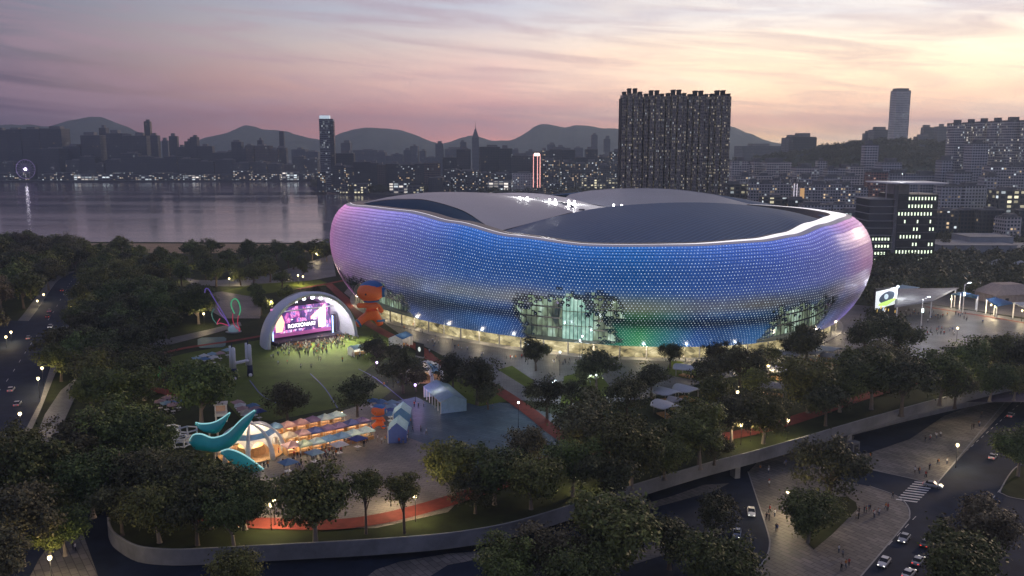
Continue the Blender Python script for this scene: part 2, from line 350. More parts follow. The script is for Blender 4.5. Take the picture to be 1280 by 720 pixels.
# the curved edge of the deck: a deep band with a parapet, a soffit and a recessed wall
EWp = [p for p in EW if p[0] < 330]
def offs(pts, d):
    o = []
    for i, p in enumerate(pts):
        a, c = np.array(pts[max(0, i - 1)][:2]), np.array(pts[min(len(pts) - 1, i + 1)][:2]); t = c - a; t /= np.hypot(*t); o.append((p[0] - t[1] * d, p[1] + t[0] * d))
    return o
r0, r1 = offs(EWp, -0.1), offs(EWp, 0.5)
rec = offs(EWp, 7.5)
wall = empty('deck_wall', (EWp[30][0], EWp[30][1], -4)); tag(wall, 'long curved pale concrete retaining wall edging the raised park', 'wall')
inv = Matrix.Translation(-wall.location)
def wl(bm, name, m):
    o = bm.build(name, m, wall); o.data.transform(inv); return o
b = MB(); b.grid([[(*r0[i], -3.0), (*r0[i], 0.55), (*r1[i], 0.55), (*r1[i], 0.02)] for i in range(len(r0))]); wl(b, 'fascia_band', mat('weathered_concrete', (.2, .2, .205), .8, var=.4, scale=.12))
b = MB(); b.grid([[(*r0[i], 0.552), (*r0[i], 0.70), (*offs(EWp, 0.25)[i], 0.70), (*offs(EWp, 0.25)[i], 0.552)] for i in range(len(r0))]); wl(b, 'coping', M['concrete'])
b = MB(); b.grid([[(*rec[i], -2.9), (*r0[i], -3.0)] for i in range(len(r0))]); wl(b, 'soffit', M['dark_concrete'])
b = MB(); b.grid([[(*rec[i], low_z(rec[i][0]) - 1), (*rec[i], -2.9)] for i in range(len(r0))]); wl(b, 'recessed_wall', M['concrete'])
for px, py in ((800, 628), (1073, 545), (925, 588)):
    p = GL(px, py); q = min(range(len(EWp)), key=lambda i: abs(project(EWp[i])[0] - px)); x, y = offs(EWp, 2.0)[q]
    b = MB(); b.box((x, y, low_z(x) - .3), (1.6, 2.6, -low_z(x) - 2.75), 0.3); wl(b, 'column', M['concrete'])

# ---- things laid on the park
Z = iter([0.02 + 0.012 * k for k in range(60)])
flat('lawn', [(190, 452), (235, 441), (290, 431), (330, 424), (332, 400), (380, 385), (440, 385), (462, 398), (475, 412), (500, 437), (490, 446), (520, 466), (475, 500), (415, 511), (340, 526), (300, 523), (280, 500), (225, 494), (190, 480), (180, 466)], next(Z), M['lawn'])
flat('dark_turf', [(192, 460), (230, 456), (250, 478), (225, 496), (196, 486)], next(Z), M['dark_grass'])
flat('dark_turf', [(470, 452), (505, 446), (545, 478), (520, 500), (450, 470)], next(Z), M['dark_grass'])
flat('market_paving', [(300, 574), (330, 545), (470, 500), (510, 505), (560, 540), (600, 600), (560, 640), (470, 660), (330, 662), (250, 640), (230, 600)], next(Z), M['plaza_beige'])
flat('slate_plaza', [(488, 503), (520, 496), (545, 508), (590, 500), (645, 505), (700, 520), (735, 545), (735, 575), (690, 580), (640, 600), (590, 612), (545, 560), (505, 545)], next(Z), M['plaza_blue'])
flat('stadium_forecourt', [(430, 366), (455, 385), (500, 418), (545, 440), (600, 470), (650, 500), (720, 508), (800, 500), (880, 478), (960, 462), (1060, 440), (1110, 420), (1110, 385), (1060, 380), (760, 330), (460, 330)], next(Z), M['plaza_grey'])
for g in ([(622, 462), (640, 457), (668, 476), (664, 488)], [(840, 448), (880, 462), (905, 470), (885, 478), (830, 468)], [(905, 452), (925, 450), (955, 462), (925, 470)], [(705, 470), (745, 462), (770, 492), (700, 508)], [(560, 470), (600, 475), (640, 500), (600, 508), (555, 495)]):
    flat('grass_patch', g, next(Z), M['bright_lawn'])
flat('east_plaza', [(1085, 392), (1115, 380), (1160, 380), (1300, 402), (1330, 420), (1290, 470), (1200, 460), (1090, 432)], next(Z), M['plaza_grey'])
flat('canopy_floor', [(1150, 378), (1195, 358), (1300, 372), (1300, 400)], next(Z), M['plaza_beige'])
# paths beyond the lawn
flat('path', [(165, 330), (184, 328), (196, 346), (215, 368), (205, 376), (190, 360)], next(Z), M['plaza_grey'])
flat('path', [(228, 345), (245, 350), (275, 350), (330, 345), (370, 333), (415, 318), (420, 345), (380, 352), (330, 358), (280, 358), (240, 356)], next(Z), M['plaza_grey'])
flat('path', [(262, 366), (300, 362), (330, 375), (325, 398), (280, 398), (255, 384)], next(Z), M['plaza_beige'])
flat('grass_patch', [(276, 364), (320, 355), (400, 350), (415, 356), (370, 362), (310, 370)], next(Z), M['bright_lawn'])
flat('path', [(160, 437), (200, 425), (260, 412), (300, 402), (302, 407), (255, 420), (200, 434), (165, 444)], next(Z), M['plaza_grey'])
flat('pond', [(62, 316), (80, 313), (112, 314), (110, 319), (72, 322)], next(Z), M['pool'])
flat('path', [(55, 311), (80, 310.5), (118, 311), (118, 312), (60, 313)], next(Z), M['plaza_beige'])
# pale turquoise court by the lawn
flat('ball_court', [(247, 424), (252, 422), (280, 421), (283, 423), (282, 432), (279, 434), (250, 435), (247, 432)], next(Z), M['pool'])
# red running tracks
zt = next(Z)
def track(pts, w, lines=True):
    c = smooth_line([G(*p) for p in pts], 8); ribbon('running_track', c, w, zt, M['track'])
    if lines:
        for d in ():
            q = [(*a, 0.0) for a in offs(c, d)]; ribbon('lane_line', q, 0.14, zt + 0.012, M['white_line'])
track([(178, 449), (230, 436), (290, 427), (330, 420)], 3.2, False)
track([(150, 481), (190, 487), (232, 497), (262, 505)], 4.5, False)
track([(372, 362), (425, 352), (440, 348)], 4.0, False)
track([(410, 355), (440, 383), (455, 401), (489, 421), (522, 435), (545, 453), (582, 470), (620, 487), (660, 514), (690, 538), (716, 556)], 5.0)
track([(255, 646), (290, 652), (329, 655), (412, 657), (473, 650), (531, 636), (589, 618), (640, 600), (690, 575), (740, 565), (820, 560), (900, 548), (960, 535), (1010, 520), (1080, 496), (1180, 469), (1300, 447)], 5.6)
track([(1157, 384), (1200, 391), (1250, 399), (1300, 408)], 2.2, False)
# pitch lines
for q in ([(312, 476), (330, 497), (365, 512)], [(388, 468), (406, 486), (422, 511)], [(448, 462), (470, 474), (505, 502)]):
    ribbon('pitch_line', smooth_line([G(*p) for p in q], 3), 0.4, next(Z), M['blue_line'])
# ---- the road and paths on the west side
road = smooth_line([G(*p) for p in [(-120, 660), (-40, 540), (8, 478), (38, 432), (66, 392), (82, 364), (92, 350), (112, 340), (150, 335)]], 8)
zr = next(Z); ribbon('road', road, 17.0, zr, M['asphalt'])
for d in (-8.6, 8.6):
    k = offs(road, d); bm = MB(); bm.grid([[(*offs(road, d + (0.15 if d > 0 else -0.15))[i], 0.0), (*offs(road, d + (0.15 if d > 0 else -0.15))[i], 0.17), (*k[i], 0.17), (*k[i], 0.0)] for i in range(len(k))]); struct(bm.build('kerb', M['concrete']))
ribbon('pavement', [(*p, 0) for p in offs(road, 11.2)], 5.0, 0.12, M['plaza_grey'])
for i in range(2, len(road) - 4, 2):
    ribbon('lane_marking', [tuple(np.array(road[i]) * .5 + np.array(road[i]) * .5), tuple(np.array(road[i]) * .45 + np.array(road[i + 1]) * .55)], 0.18, zr + 0.012, M['white_line'])
flat('side_road', [(33, 455), (63, 455), (52, 500), (30, 545), (-10, 585), (-30, 560), (2, 525)], next(Z), M['asphalt'])
flat('pavement', [(64, 455), (74, 455), (52, 510), (36, 545), (26, 548), (50, 502)], next(Z), M['plaza_grey'])
flat('path', [(98, 470), (112, 472), (92, 500), (72, 545), (60, 590), (44, 600), (40, 560), (56, 518), (76, 488)], next(Z), M['plaza_grey'])
# ---- street level, below the deck
flat('tiled_plaza', [(1060, 566), (1087, 566), (1137, 549), (1180, 520), (1268, 486), (1275, 492), (1180, 594), (1173, 602), (1160, 604), (1137, 598), (1087, 587), (1050, 574)], 0.06, M['tile_light'], True)
flat('tiled_plaza', [(935, 590), (943, 582), (960, 560), (1020, 545), (1068, 545), (1060, 575), (1050, 600), (1087, 608), (1120, 620), (1134, 632), (1137, 645), (1130, 657), (1070, 728), (940, 735), (938, 716), (955, 702), (962, 682), (958, 660)], 0.06, M['tile_light'], True)
flat('planting_bed', [(990, 645), (997, 665), (1017, 687), (1040, 668), (1072, 636), (1070, 628), (1060, 621), (1030, 620)], 0.12, M['dark_grass'], True)
flat('planting_bed', [(1268, 586), (1278, 582), (1400, 590), (1400, 640), (1280, 625), (1254, 618), (1251, 612)], 0.12, M['dark_grass'], True)
flat('tiled_plaza', [(70, 668), (104, 668), (128, 735), (30, 735), (48, 700)], 0.06, M['tile_light'], True)
flat('path', [(515, 735), (440, 735), (470, 712), (500, 702), (560, 692), (640, 686), (650, 690), (560, 706)], 0.06, M['tile_light'], True)
flat('path', [(770, 640), (840, 620), (880, 606), (912, 604), (892, 614), (820, 634), (775, 648)], 0.06, M['tile_light'], True)
flat('path', [(640, 740), (700, 712), (780, 690), (860, 672), (900, 660), (912, 664), (860, 684), (740, 722), (700, 745)], 0.06, M['plaza_grey'], True)
for i in range(9):                                                # crossing
    a, c = np.array(GL(1120, 624, 0.075)), np.array(GL(1143, 602, 0.075)); q = a + (c - a) * i / 8; u = np.array(GL(1143, 627, 0.075)) - a; u[:] = u / np.hypot(*u[:2])
    w = (c - a) / np.hypot(*(c - a)[:2]) * 0.42; L_ = u * 5.2
    b = MB(); f = [q - w, q + w, q + w + L_, q - w + L_]; f = [tuple(p) for p in f]; b.face(f if _ccw(f) else f[::-1]); struct(b.build('crossing_stripe', M['white_line']))
for (x0, y0, x1, y1) in ((1050, 745, 1150, 640), (1185, 690, 1260, 600), (1178, 590, 1280, 500)):
    a, c = np.array(GL(x0, y0, 0.03)), np.array(GL(x1, y1, 0.03)); k = int(np.hypot(*(c - a)[:2]) / 6)
    for i in range(k): ribbon('lane_marking', [tuple(a + (c - a) * i / k), tuple(a + (c - a) * (i + .45) / k)], 0.15, 0, M['white_line'])
for pts in ([(1268, 489), (1180, 594), (1173, 602), (1160, 604), (1137, 598), (1087, 587), (1060, 578)], [(1087, 608), (1120, 620), (1134, 632), (1137, 645), (1130, 657), (1070, 728)], [(935, 590), (958, 660), (962, 682), (955, 702), (938, 716)], [(1400, 640), (1280, 625), (1254, 618), (1251, 612), (1268, 586), (1290, 575)]):
    ribbon('kerb', smooth_line([GL(*p) for p in pts], 5), 0.35, 0.14, M['concrete'])

# ---- mountains and hills
def mountain(name, pts, y0, m, back=900, fwd=700, seed=0, rough=60.0, base=-0.5):
    r = random.Random(seed); P = []
    line = smooth_line([D(px, py, y0) for px, py in pts], 9)
    import mathutils
    for i, p in enumerate(line):
        row = []
        for k in range(-6, 7):
            f = k / 6; h = (p[2] - base) * (1 - abs(f) ** 1.25) + base
            y = p[1] + f * (fwd if f < 0 else back)
            nz = mathutils.noise.fractal(Vector((p[0] * .003, y * .003, seed)), 0.75, 2.1, 6) * rough * (0.22 + abs(f)) * (0 if abs(f) == 1 else 1)
            row.append((p[0] * (y / p[1]) ** 0.0, y, h + nz))
        P.append(row)
    b = MB(); b.grid(P); o = b.build(name, m, smooth=True); return struct(o)
M['hill_green'] = mat('wooded_hill', (0.06, 0.075, 0.05), 0.95, var=0.5, scale=0.01, spec=0.05)
mountain('mountain', [(-160, 160), (-60, 150), (-20, 151), (0, 155), (10, 156), (40, 156.5), (62, 157), (80, 152), (105, 147), (118, 146), (135, 149.5), (160, 162), (180, 171), (220, 188), (260, 196)], 5400, M['hill_green'], seed=1)
mountain('mountain', [(180, 196), (225, 188), (255, 177), (285, 167), (300, 160), (309, 157), (330, 161), (357, 164.5), (380, 170), (400, 177), (440, 190)], 5600, M['hill_green'], seed=2)
mountain('mountain', [(360, 192), (400, 178), (425, 167), (445, 161), (463, 159.5), (500, 163), (530, 172.5), (548, 179.5), (580, 190)], 5800, M['hill_green'], seed=3)
mountain('mountain', [(500, 194), (550, 181), (575, 173), (592, 170.5), (615, 175), (640, 175.5), (660, 165), (675, 156.5), (690, 157.5), (705, 159.5), (718, 157), (745, 158), (775, 161), (820, 166), (870, 161), (900, 156), (915, 158), (930, 164), (950, 175), (985, 181), (1010, 192)], 5700, M['hill_green'], seed=4)
mountain('hill', [(860, 214), (920, 205), (985, 197), (1030, 190), (1060, 186), (1085, 184), (1100, 181), (1140, 182.5), (1170, 185), (1200, 189), (1260, 194), (1330, 200)], 1650, M['hill_green'], back=500, fwd=330, seed=5, rough=8)
# ------------------------------------------------------------------ the stadium
SCX, SCY, SA, SB, SROT, SN = 32.66, 470.73, 150.33, 115.81, -0.7828, 2.243
def plan(t, off=0.0):
    c, s = math.cos(t), math.sin(t)
    x = (SA + off) * math.copysign(abs(c) ** (2 / SN), c); y = (SB + off) * math.copysign(abs(s) ** (2 / SN), s)
    cr, sr = math.cos(SROT), math.sin(SROT); X, Y = x * cr - y * sr, x * sr + y * cr
    k = 1.0 - 0.04 * max(0.0, (-X - 60) / 80.0) ** 1.0 if X < -60 else 1.0
    return (SCX + X * k, SCY + Y * k)
_rt = [(0, 52.0), (10, 53.2), (45, 52), (90, 51), (135, 51), (180, 51), (210, 52.5), (235, 54), (255, 55.2), (267, 55.2), (277, 52.3), (290, 48.2), (305, 46), (323, 46.6), (340, 47.6), (350, 49), (360, 52.0)]
def rim_z(t):
    d = math.degrees(t) % 360
    for (a, za), (b_, zb) in zip(_rt, _rt[1:]):
        if a <= d <= b_:
            u = (d - a) / (b_ - a); u = u * u * (3 - 2 * u); return za + (zb - za) * u
_pv = [0, .1, .2, .3, .4, .5, .6, .7, .8, .87, .93, 1.0]
_po = [-12.5, -9.2, -6.4, -4.0, -2.1, -.8, -.1, -.2, -1.4, -3.1, -5.6, -9.6]
_pz = [0, .075, .155, .245, .34, .44, .545, .655, .77, .85, .92, .985]
def prof(v):
    return float(np.interp(v, _pv, _po)), float(np.interp(v, _pv, _pz))
def skin(t, v, out=0.0):
    o, zf = prof(v); zr = rim_z(t); x, y = plan(t, o + out); return (x, y, 5.5 + (zr - 5.5) * zf)
# even spacing round the plan
_T = np.linspace(0, 2 * PI, 4001); _P = np.array([plan(t) for t in _T]); _S = np.concatenate([[0], np.cumsum(np.hypot(*np.diff(_P, axis=0).T))])
PERIM = float(_S[-1])
def t_of_s(s): return float(np.interp(s % PERIM, _S, _T))
def t_of_px(px, z=15.0, off=-6.0):           # the front point of the plan seen at that column
    Q = project([(*plan(t, off), z) for t in _T[::4]]); px = min(max(px, Q[:, 0].min() + .5), Q[:, 0].max() - .5); k = [i for i in range(len(Q)) if abs(Q[i, 0] - px) < 4.0]
    return float(_T[::4][max(k, key=lambda i: Q[i, 1])])

stadium = empty('stadium', (SCX, SCY, 0)); tag(stadium, 'huge rounded stadium wrapped in glowing blue and violet scales', 'stadium')
sinv = Matrix.Translation((-SCX, -SCY, 0))
def sp(b, name, m, smooth=False, parent=None):
    o = b.build(name, m, parent or stadium, smooth); o.data.transform(sinv); return o

# openings in the skin where scales thin out (centre column in the photo, half-width in m along the plan, height range)
def s_of_px(px): return float(np.interp(t_of_px(px), _T, _S))
OPEN = [(s_of_px(652), s_of_px(748), -2, 22, 3.2), (s_of_px(668), s_of_px(760), 10, 24, 4), (s_of_px(430), s_of_px(500), -2, 16, 4), (s_of_px(975), s_of_px(1030), -2, 19, 5)]
import mathutils
def open_amount(s, z):
    best = 0.0
    for s0, s1, z0, z1, soft in OPEN:
        a, b_ = min(s0, s1), max(s0, s1)
        d = max(a - s, s - b_, z - z1, z0 - z)          # <0 inside
        d += 5.0 * mathutils.noise.fractal(Vector((s * .11, z * .14, 3.3)), .8, 2.0, 3)
        best = max(best, min(1.0, max(0.0, 0.5 - d / (2 * soft))))
    return best

NC = int(PERIM / 1.36); NR = 40
rnd = random.Random(5)
sk = MB(); dots = MB(); back = MB()
E_AT = []; DOT_C = []
def blend(stops, x):
    xs = [p for p, _ in stops]; return tuple(float(np.interp(x, xs, [c[k] for _, c in stops])) for k in range(3))
# light show plus painted sky sheen and reflections on the scales, by where a scale sits: (metres along the plan from the photo's left limb to its right limb)
s_left, s_right = s_of_px(425), s_of_px(1080)
if s_right < s_left: s_right += PERIM
def show_sheen_col(s, v):
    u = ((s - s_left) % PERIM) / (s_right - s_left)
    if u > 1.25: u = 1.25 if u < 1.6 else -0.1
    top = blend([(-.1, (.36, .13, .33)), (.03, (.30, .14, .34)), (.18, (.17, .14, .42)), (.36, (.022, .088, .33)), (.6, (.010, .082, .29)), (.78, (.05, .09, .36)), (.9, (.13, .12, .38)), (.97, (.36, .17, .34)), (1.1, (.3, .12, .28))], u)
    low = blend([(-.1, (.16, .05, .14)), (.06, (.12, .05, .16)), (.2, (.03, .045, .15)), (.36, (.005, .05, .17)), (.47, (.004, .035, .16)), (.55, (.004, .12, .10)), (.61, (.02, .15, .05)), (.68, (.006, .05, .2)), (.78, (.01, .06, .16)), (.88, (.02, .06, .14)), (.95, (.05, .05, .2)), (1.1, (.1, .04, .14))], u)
    band = blend([(-.1, (.05, .02, .05)), (.1, (.05, .03, .06)), (.28, (.05, .05, .06)), (.4, (.10, .10, .085)), (.5, (.12, .105, .08)), (.7, (.07, .065, .05)), (.85, (.02, .018, .02)), (1.0, (.07, .03, .045)), (1.1, (.06, .03, .04))], u)  # pale tan reflections of the surroundings, put into the glow colour
    vb = float(np.interp(u, [0, .2, .45, .7, 1.0], [.40, .42, .50, .49, .50]))          # height of the painted reflection belt on the scales
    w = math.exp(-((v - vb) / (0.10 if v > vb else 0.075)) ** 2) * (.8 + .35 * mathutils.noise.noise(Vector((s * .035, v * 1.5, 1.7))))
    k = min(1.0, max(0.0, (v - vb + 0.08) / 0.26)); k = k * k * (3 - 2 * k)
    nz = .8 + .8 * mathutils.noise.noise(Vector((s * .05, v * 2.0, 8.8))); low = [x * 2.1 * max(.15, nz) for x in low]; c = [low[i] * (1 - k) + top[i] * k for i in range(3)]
    dark = 1 - 0.85 * math.exp(-((v - vb + .16) / 0.085) ** 2)  # dark reflection below the tan belt, painted by dimming the glow
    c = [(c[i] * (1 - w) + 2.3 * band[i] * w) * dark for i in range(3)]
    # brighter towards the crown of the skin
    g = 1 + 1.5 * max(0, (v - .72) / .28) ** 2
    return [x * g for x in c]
for i in range(NC):
    both = []
    for sh in (0.0, 0.5):                                          # every other course is set half a scale along
        s0 = PERIM * (i + sh) / NC; s1 = PERIM * (i + 1 + sh) / NC; t0, t1 = t_of_s(s0), t_of_s(s1 - 1e-6)
        both.append(([(skin(t0, j / NR), skin(t1, j / NR)) for j in range(NR + 1)], (s0 + s1) / 2))
    for j in range(NR):
        P, sm = both[j % 2]; v = (j + .5) / NR; zc = (P[j][0][2] + P[j + 1][0][2]) / 2
        oa = open_amount(sm, zc)
        u = ((sm - s_left) % PERIM) / (s_right - s_left)
        vis = u < 1.08 or u > 1.75
        gone = oa > 0.5 + (rnd.random() - .5) * 0.95
        a, b_, c, d = (np.array(q) for q in (P[j][0], P[j][1], P[j + 1][1], P[j + 1][0]))
        ctr = (a + b_ + c + d) / 4; nrm = np.cross(b_ - a, d - a); nrm /= np.linalg.norm(nrm)
        if oa < 0.02 and vis: back.face([q - nrm * 0.7 for q in (a, b_, c, d)])
        elif oa < 0.02: back.face([q - nrm * 0.7 for q in (a, b_, c, d)])
        if gone: continue
        g = 0.965
        q = [ctr + (p - ctr) * g for p in (a, b_, c, d)]
        q[0] = q[0] + nrm * 0.16; q[1] = q[1] + nrm * 0.16          # lower lip stands proud, like shingles
        if oa > 0.08:                                              # loose scales near an opening are round
            e1, e2 = (b_ - a) / 2, (d - a) / 2; tw = nrm * rnd.uniform(-.25, .35)
            q = [ctr + (e1 * math.cos(k * PI / 4) + e2 * math.sin(k * PI / 4)) * 1.3 + tw * math.sin(k * PI / 4) for k in range(8)]
        sk.face(q)
        col = show_sheen_col(sm, v); jit = rnd.uniform(.92, 1.08); col = [x * jit for x in col]
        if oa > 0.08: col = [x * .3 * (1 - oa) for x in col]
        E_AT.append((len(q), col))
        if vis:
            e1, e2 = (b_ - a), (d - a); r = 0.2
            e1 = e1 / np.linalg.norm(e1) * r; e2 = e2 / np.linalg.norm(e2) * r; o = ctr + nrm * 0.22
            dots.face([o - e1, o - e2, o + e1, o + e2])
            pink = max(0, 1 - u / .3) if u < 1.2 else 1; pink = max(pink, min(1, max(0, (u - .86) / .1)))
            L0 = (0.72, 0.86, 0.95); L1 = (1.0, 0.62, 0.9)
            amp = (0.35 + 0.95 * rnd.random()) * (0.15 if rnd.random() < .012 else 1) * (1.0 if v > .35 else 0.85)
            amp *= 1 - .5 * oa
            DOT_C.append([(L0[k] * (1 - pink * .75) + L1[k] * pink * .75) * amp for k in range(3)])
def colour_attr(me, name, rows):
    ca = me.color_attributes.new(name, 'FLOAT_COLOR', 'CORNER'); arr = []
    for n, c in rows: arr += [c[0], c[1], c[2], 1.0] * n
    ca.data.foreach_set("color", arr)
def lit_mat(name, base, attr, strength, rough, metal):
    m, nt, b = _nt(name); N, L = nt.nodes, nt.links
    at = N.new("ShaderNodeAttribute"); at.attribute_name = attr; L.new(at.outputs["Color"], b.inputs["Emission Color"]); b.inputs["Emission Strength"].default_value = strength
    b.inputs["Base Color"].default_value = (*base, 1); b.inputs["Roughness"].default_value = rough; b.inputs["Metallic"].default_value = metal
    return m
o = sp(sk, 'shell_skin', lit_mat('lit_sheen_scales', (0.012, 0.03, 0.08), "show", 0.56, 0.32, 0.95)); colour_attr(o.data, "show", E_AT); stuff(o)
o = sp(dots, 'led_lights', lit_mat('led_points', (0.3, 0.3, 0.3), "show", 0.74, 0.5, 0.0)); colour_attr(o.data, "show", [(4, c) for c in DOT_C]); stuff(o)
sp(back, 'backing_shell', M['dark_metal'])

# bright rim and the turned-in crown
NT = 240; TT = [t_of_s(PERIM * i / NT) for i in range(NT)]
b = MB(); b.grid([[(*plan(t, -9.6), 5.5 + (rim_z(t) - 5.5) * .985 + .02), (*plan(t, -10.6), rim_z(t) - .25), (*plan(t, -12.2), rim_z(t))] for t in TT], 0, True); rim = sp(b, 'crown_edge', None or mat('pearl_edge', (0.7, 0.68, 0.72), 0.3, 0.3, var=.05), True)
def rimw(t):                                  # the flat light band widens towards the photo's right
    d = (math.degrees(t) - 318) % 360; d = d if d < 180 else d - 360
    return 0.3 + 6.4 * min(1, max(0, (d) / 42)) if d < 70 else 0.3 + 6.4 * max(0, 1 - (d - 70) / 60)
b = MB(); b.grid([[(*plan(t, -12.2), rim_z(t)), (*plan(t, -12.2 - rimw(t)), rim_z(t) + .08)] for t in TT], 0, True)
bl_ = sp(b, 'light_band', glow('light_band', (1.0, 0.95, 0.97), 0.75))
b = MB(); b.grid([[(*plan(t, -12.2 - rimw(t)), rim_z(t) + .08), (*plan(t, -19.3), rim_z(t) - .1), (*plan(t, -19.8), rim_z(t) - 4.5), (*plan(t, -24), rim_z(t) - 6)] for t in TT], 0, True); sp(b, 'gutter', M['dark_metal'], True)
b = MB(); b.face([(*plan(t, -21), 38.0) for t in TT]); sp(b, 'roof_base', M['dark_metal'])

# roof shells: lofts between two seen edges
def curve(pts, n):
    P = np.array(pts, float); d = np.concatenate([[0], np.cumsum(np.linalg.norm(np.diff(P, axis=0), axis=1))]); q = np.array(smooth_line([tuple(p) for p in P], 8)); e = np.concatenate([[0], np.cumsum(np.linalg.norm(np.diff(q, axis=0), axis=1))])
    return np.stack([np.interp(np.linspace(0, e[-1], n), e, q[:, k]) for k in range(3)], -1)
def roof_mat(name, c, stripe, ang, rough=0.45, metal=0.35, dotted=False):
    m, nt, b_ = _nt(name); N, L = nt.nodes, nt.links
    tc = N.new("ShaderNodeTexCoord"); mp = N.new("ShaderNodeMapping"); mp.inputs["Rotation"].default_value = (0, 0, ang); L.new(tc.outputs["Object"], mp.inputs[0])
    wv = N.new("ShaderNodeTexWave"); wv.wave_type = 'BANDS'; wv.bands_direction = 'X'; wv.inputs["Scale"].default_value = 0.314 / stripe * 1.0; wv.inputs["Distortion"].default_value = 0.0; L.new(mp.outputs[0], wv.inputs["Vector"])
    r = N.new("ShaderNodeValToRGB"); r.color_ramp.elements[0].position = .80; r.color_ramp.elements[1].position = .97; r.color_ramp.elements[0].color = (0, 0, 0, 1); r.color_ramp.elements[1].color = (1, 1, 1, 1); L.new(wv.outputs[0], r.inputs[0])
    no = N.new("ShaderNodeTexNoise"); no.inputs["Scale"].default_value = .04; no.inputs["Detail"].default_value = 6; L.new(tc.outputs["Object"], no.inputs["Vector"])
    a = N.new("ShaderNodeMix"); a.data_type = 'RGBA'; L.new(no.outputs[0], a.inputs[0]); a.inputs[6].default_value = (*[x * .8 for x in c], 1); a.inputs[7].default_value = (*[min(1, x * 1.2) for x in c], 1)
    mx = N.new("ShaderNodeMix"); mx.data_type = 'RGBA'; L.new(r.outputs[0], mx.inputs[0]); L.new(a.outputs[2], mx.inputs[6]); mx.inputs[7].default_value = (*[min(.9, x * 1.55 + .02) for x in c], 1)
    L.new(mx.outputs[2], b_.inputs["Base Color"]); b_.inputs["Roughness"].default_value = rough; b_.inputs["Metallic"].default_value = metal; b_.inputs["Specular IOR Level"].default_value = .16
    bp = N.new("ShaderNodeBump"); bp.inputs["Distance"].default_value = 0.3; bp.inputs["Strength"].default_value = .5; L.new(r.outputs[0], bp.inputs["Height"]); L.new(bp.outputs[0], b_.inputs["Normal"])
    return m
def patch(name, c1, c2, bulge, m, nu=60, nv=14, lip=None):
    A, B_ = curve(c1, nu), curve(c2, nu); P = []
    for i in range(nu):
        row = []
        for j in range(nv):
            f = j / (nv - 1); p = A[i] * (1 - f) + B_[i] * f; e = math.sin(PI * f) * math.sin(PI * min(1, max(0, i / (nu - 1)))) ** .5
            row.append((p[0], p[1], p[2] + bulge * e))
        P.append(row)
    b = MB(); b.grid(P); o = sp(b, name, m, True)
    if sum(p.normal.z for p in o.data.polygons) < 0: o.data.flip_normals()
    return P
M['roof_dark'] = roof_mat('dark_blue_roof', (0.028, 0.09, 0.19), 2.6, math.radians(38), rough=.5, metal=.0)
M['roof_navy'] = mat('navy_roof', (0.018, 0.055, 0.115), .85, var=.15, scale=.05, spec=.05)
M['roof_pale'] = mat('pale_roof', (0.5, 0.49, 0.5), .55, var=.08, scale=.03)
M['roof_mesh'] = roof_mat('silver_roof', (0.27, 0.30, 0.36), 2.2, math.radians(60), rough=.4, metal=.4)
def ring_pts(d0, d1, off, dz, n=14): return [(*plan(math.radians(d0 + (d1 - d0) * k / (n - 1)), off), rim_z(math.radians(d0 + (d1 - d0) * k / (n - 1))) + dz) for k in range(n)]
ridge = [D(*q) for q in [(620, 292, 402), (660, 279.5, 418), (700, 269.5, 432), (760, 258.5, 446), (850, 253, 452), (930, 256, 452), (1000, 267, 446), (1044, 284, 432)]]
patch('front_roof_shell', ring_pts(286, 371, -17.8, -.7, 20), ridge, 1.2, M['roof_dark'])
b = MB(); R_ = curve(ridge, 50); b.grid([[tuple(p), (p[0], p[1] + .6, p[2] - 1.2), (p[0] + 2, p[1] + 7, p[2] - 7.0)] for p in R_]); sp(b, 'shell_edge', M['concrete'], True)
edge_l = [D(*q) for q in [(446, 257, 492), (480, 250.5, 482), (505, 249.2, 470), (535, 251, 458), (575, 262.5, 436), (600, 277, 417), (619, 291, 402)]]
patch('side_roof_shell', ring_pts(244, 286, -15.5, -.5, 16), edge_l, 0.8, M['roof_navy'])
b = MB(); pale_top = [D(*q) for q in [(448, 256.6, 496), (500, 246.5, 540), (560, 240.6, 555), (640, 243, 540), (690, 255.5, 480), (716, 264.8, 450)]]
low_edge = [(p[0], p[1], p[2] + .35) for p in edge_l]
patch('pale_roof_shell', low_edge, pale_top, 1.6, M['roof_pale'])
e2 = curve([low_edge[-1], D(660, 280.0, 425), pale_top[-1]], 20)
b = MB(); b.grid([[tuple(p), (p[0] + .2, p[1] - .2, p[2] - 1.3)] for p in e2]); sp(b, 'pale_fascia', M['concrete'])
b = MB(); e3 = curve([D(*q) for q in [(600, 242, 566), (660, 241.2, 566), (708, 247, 556), (760, 259, 500), (860, 262, 490)]], 30); e4 = curve([D(*q) for q in [(560, 246, 530), (640, 250, 505), (690, 257, 478), (716, 266, 448), (860, 272, 440)]], 30)
b.grid([[tuple(e4[i]), tuple(e3[i])] for i in range(30)]); o = sp(b, 'roof_track', M['white_paint'])
if o.data.polygons[0].normal.z < 0: o.data.flip_normals()
bk0 = [D(*q) for q in [(706, 247.5, 556), (745, 256, 515), (790, 262, 492), (880, 262, 482), (960, 263, 474), (1012, 267, 470)]]
bk1 = [D(*q) for q in [(712, 243, 575), (745, 237.5, 572), (795, 235.2, 566), (850, 237, 556), (920, 247, 540), (1008, 264.5, 500)]]
patch('back_roof_shell', bk0, bk1, 0.6, M['roof_mesh'])
patch('rear_roof_slope', bk1, ring_pts(10, 150, -17, -1, 20)[::-1], 0.0, M['roof_dark'])
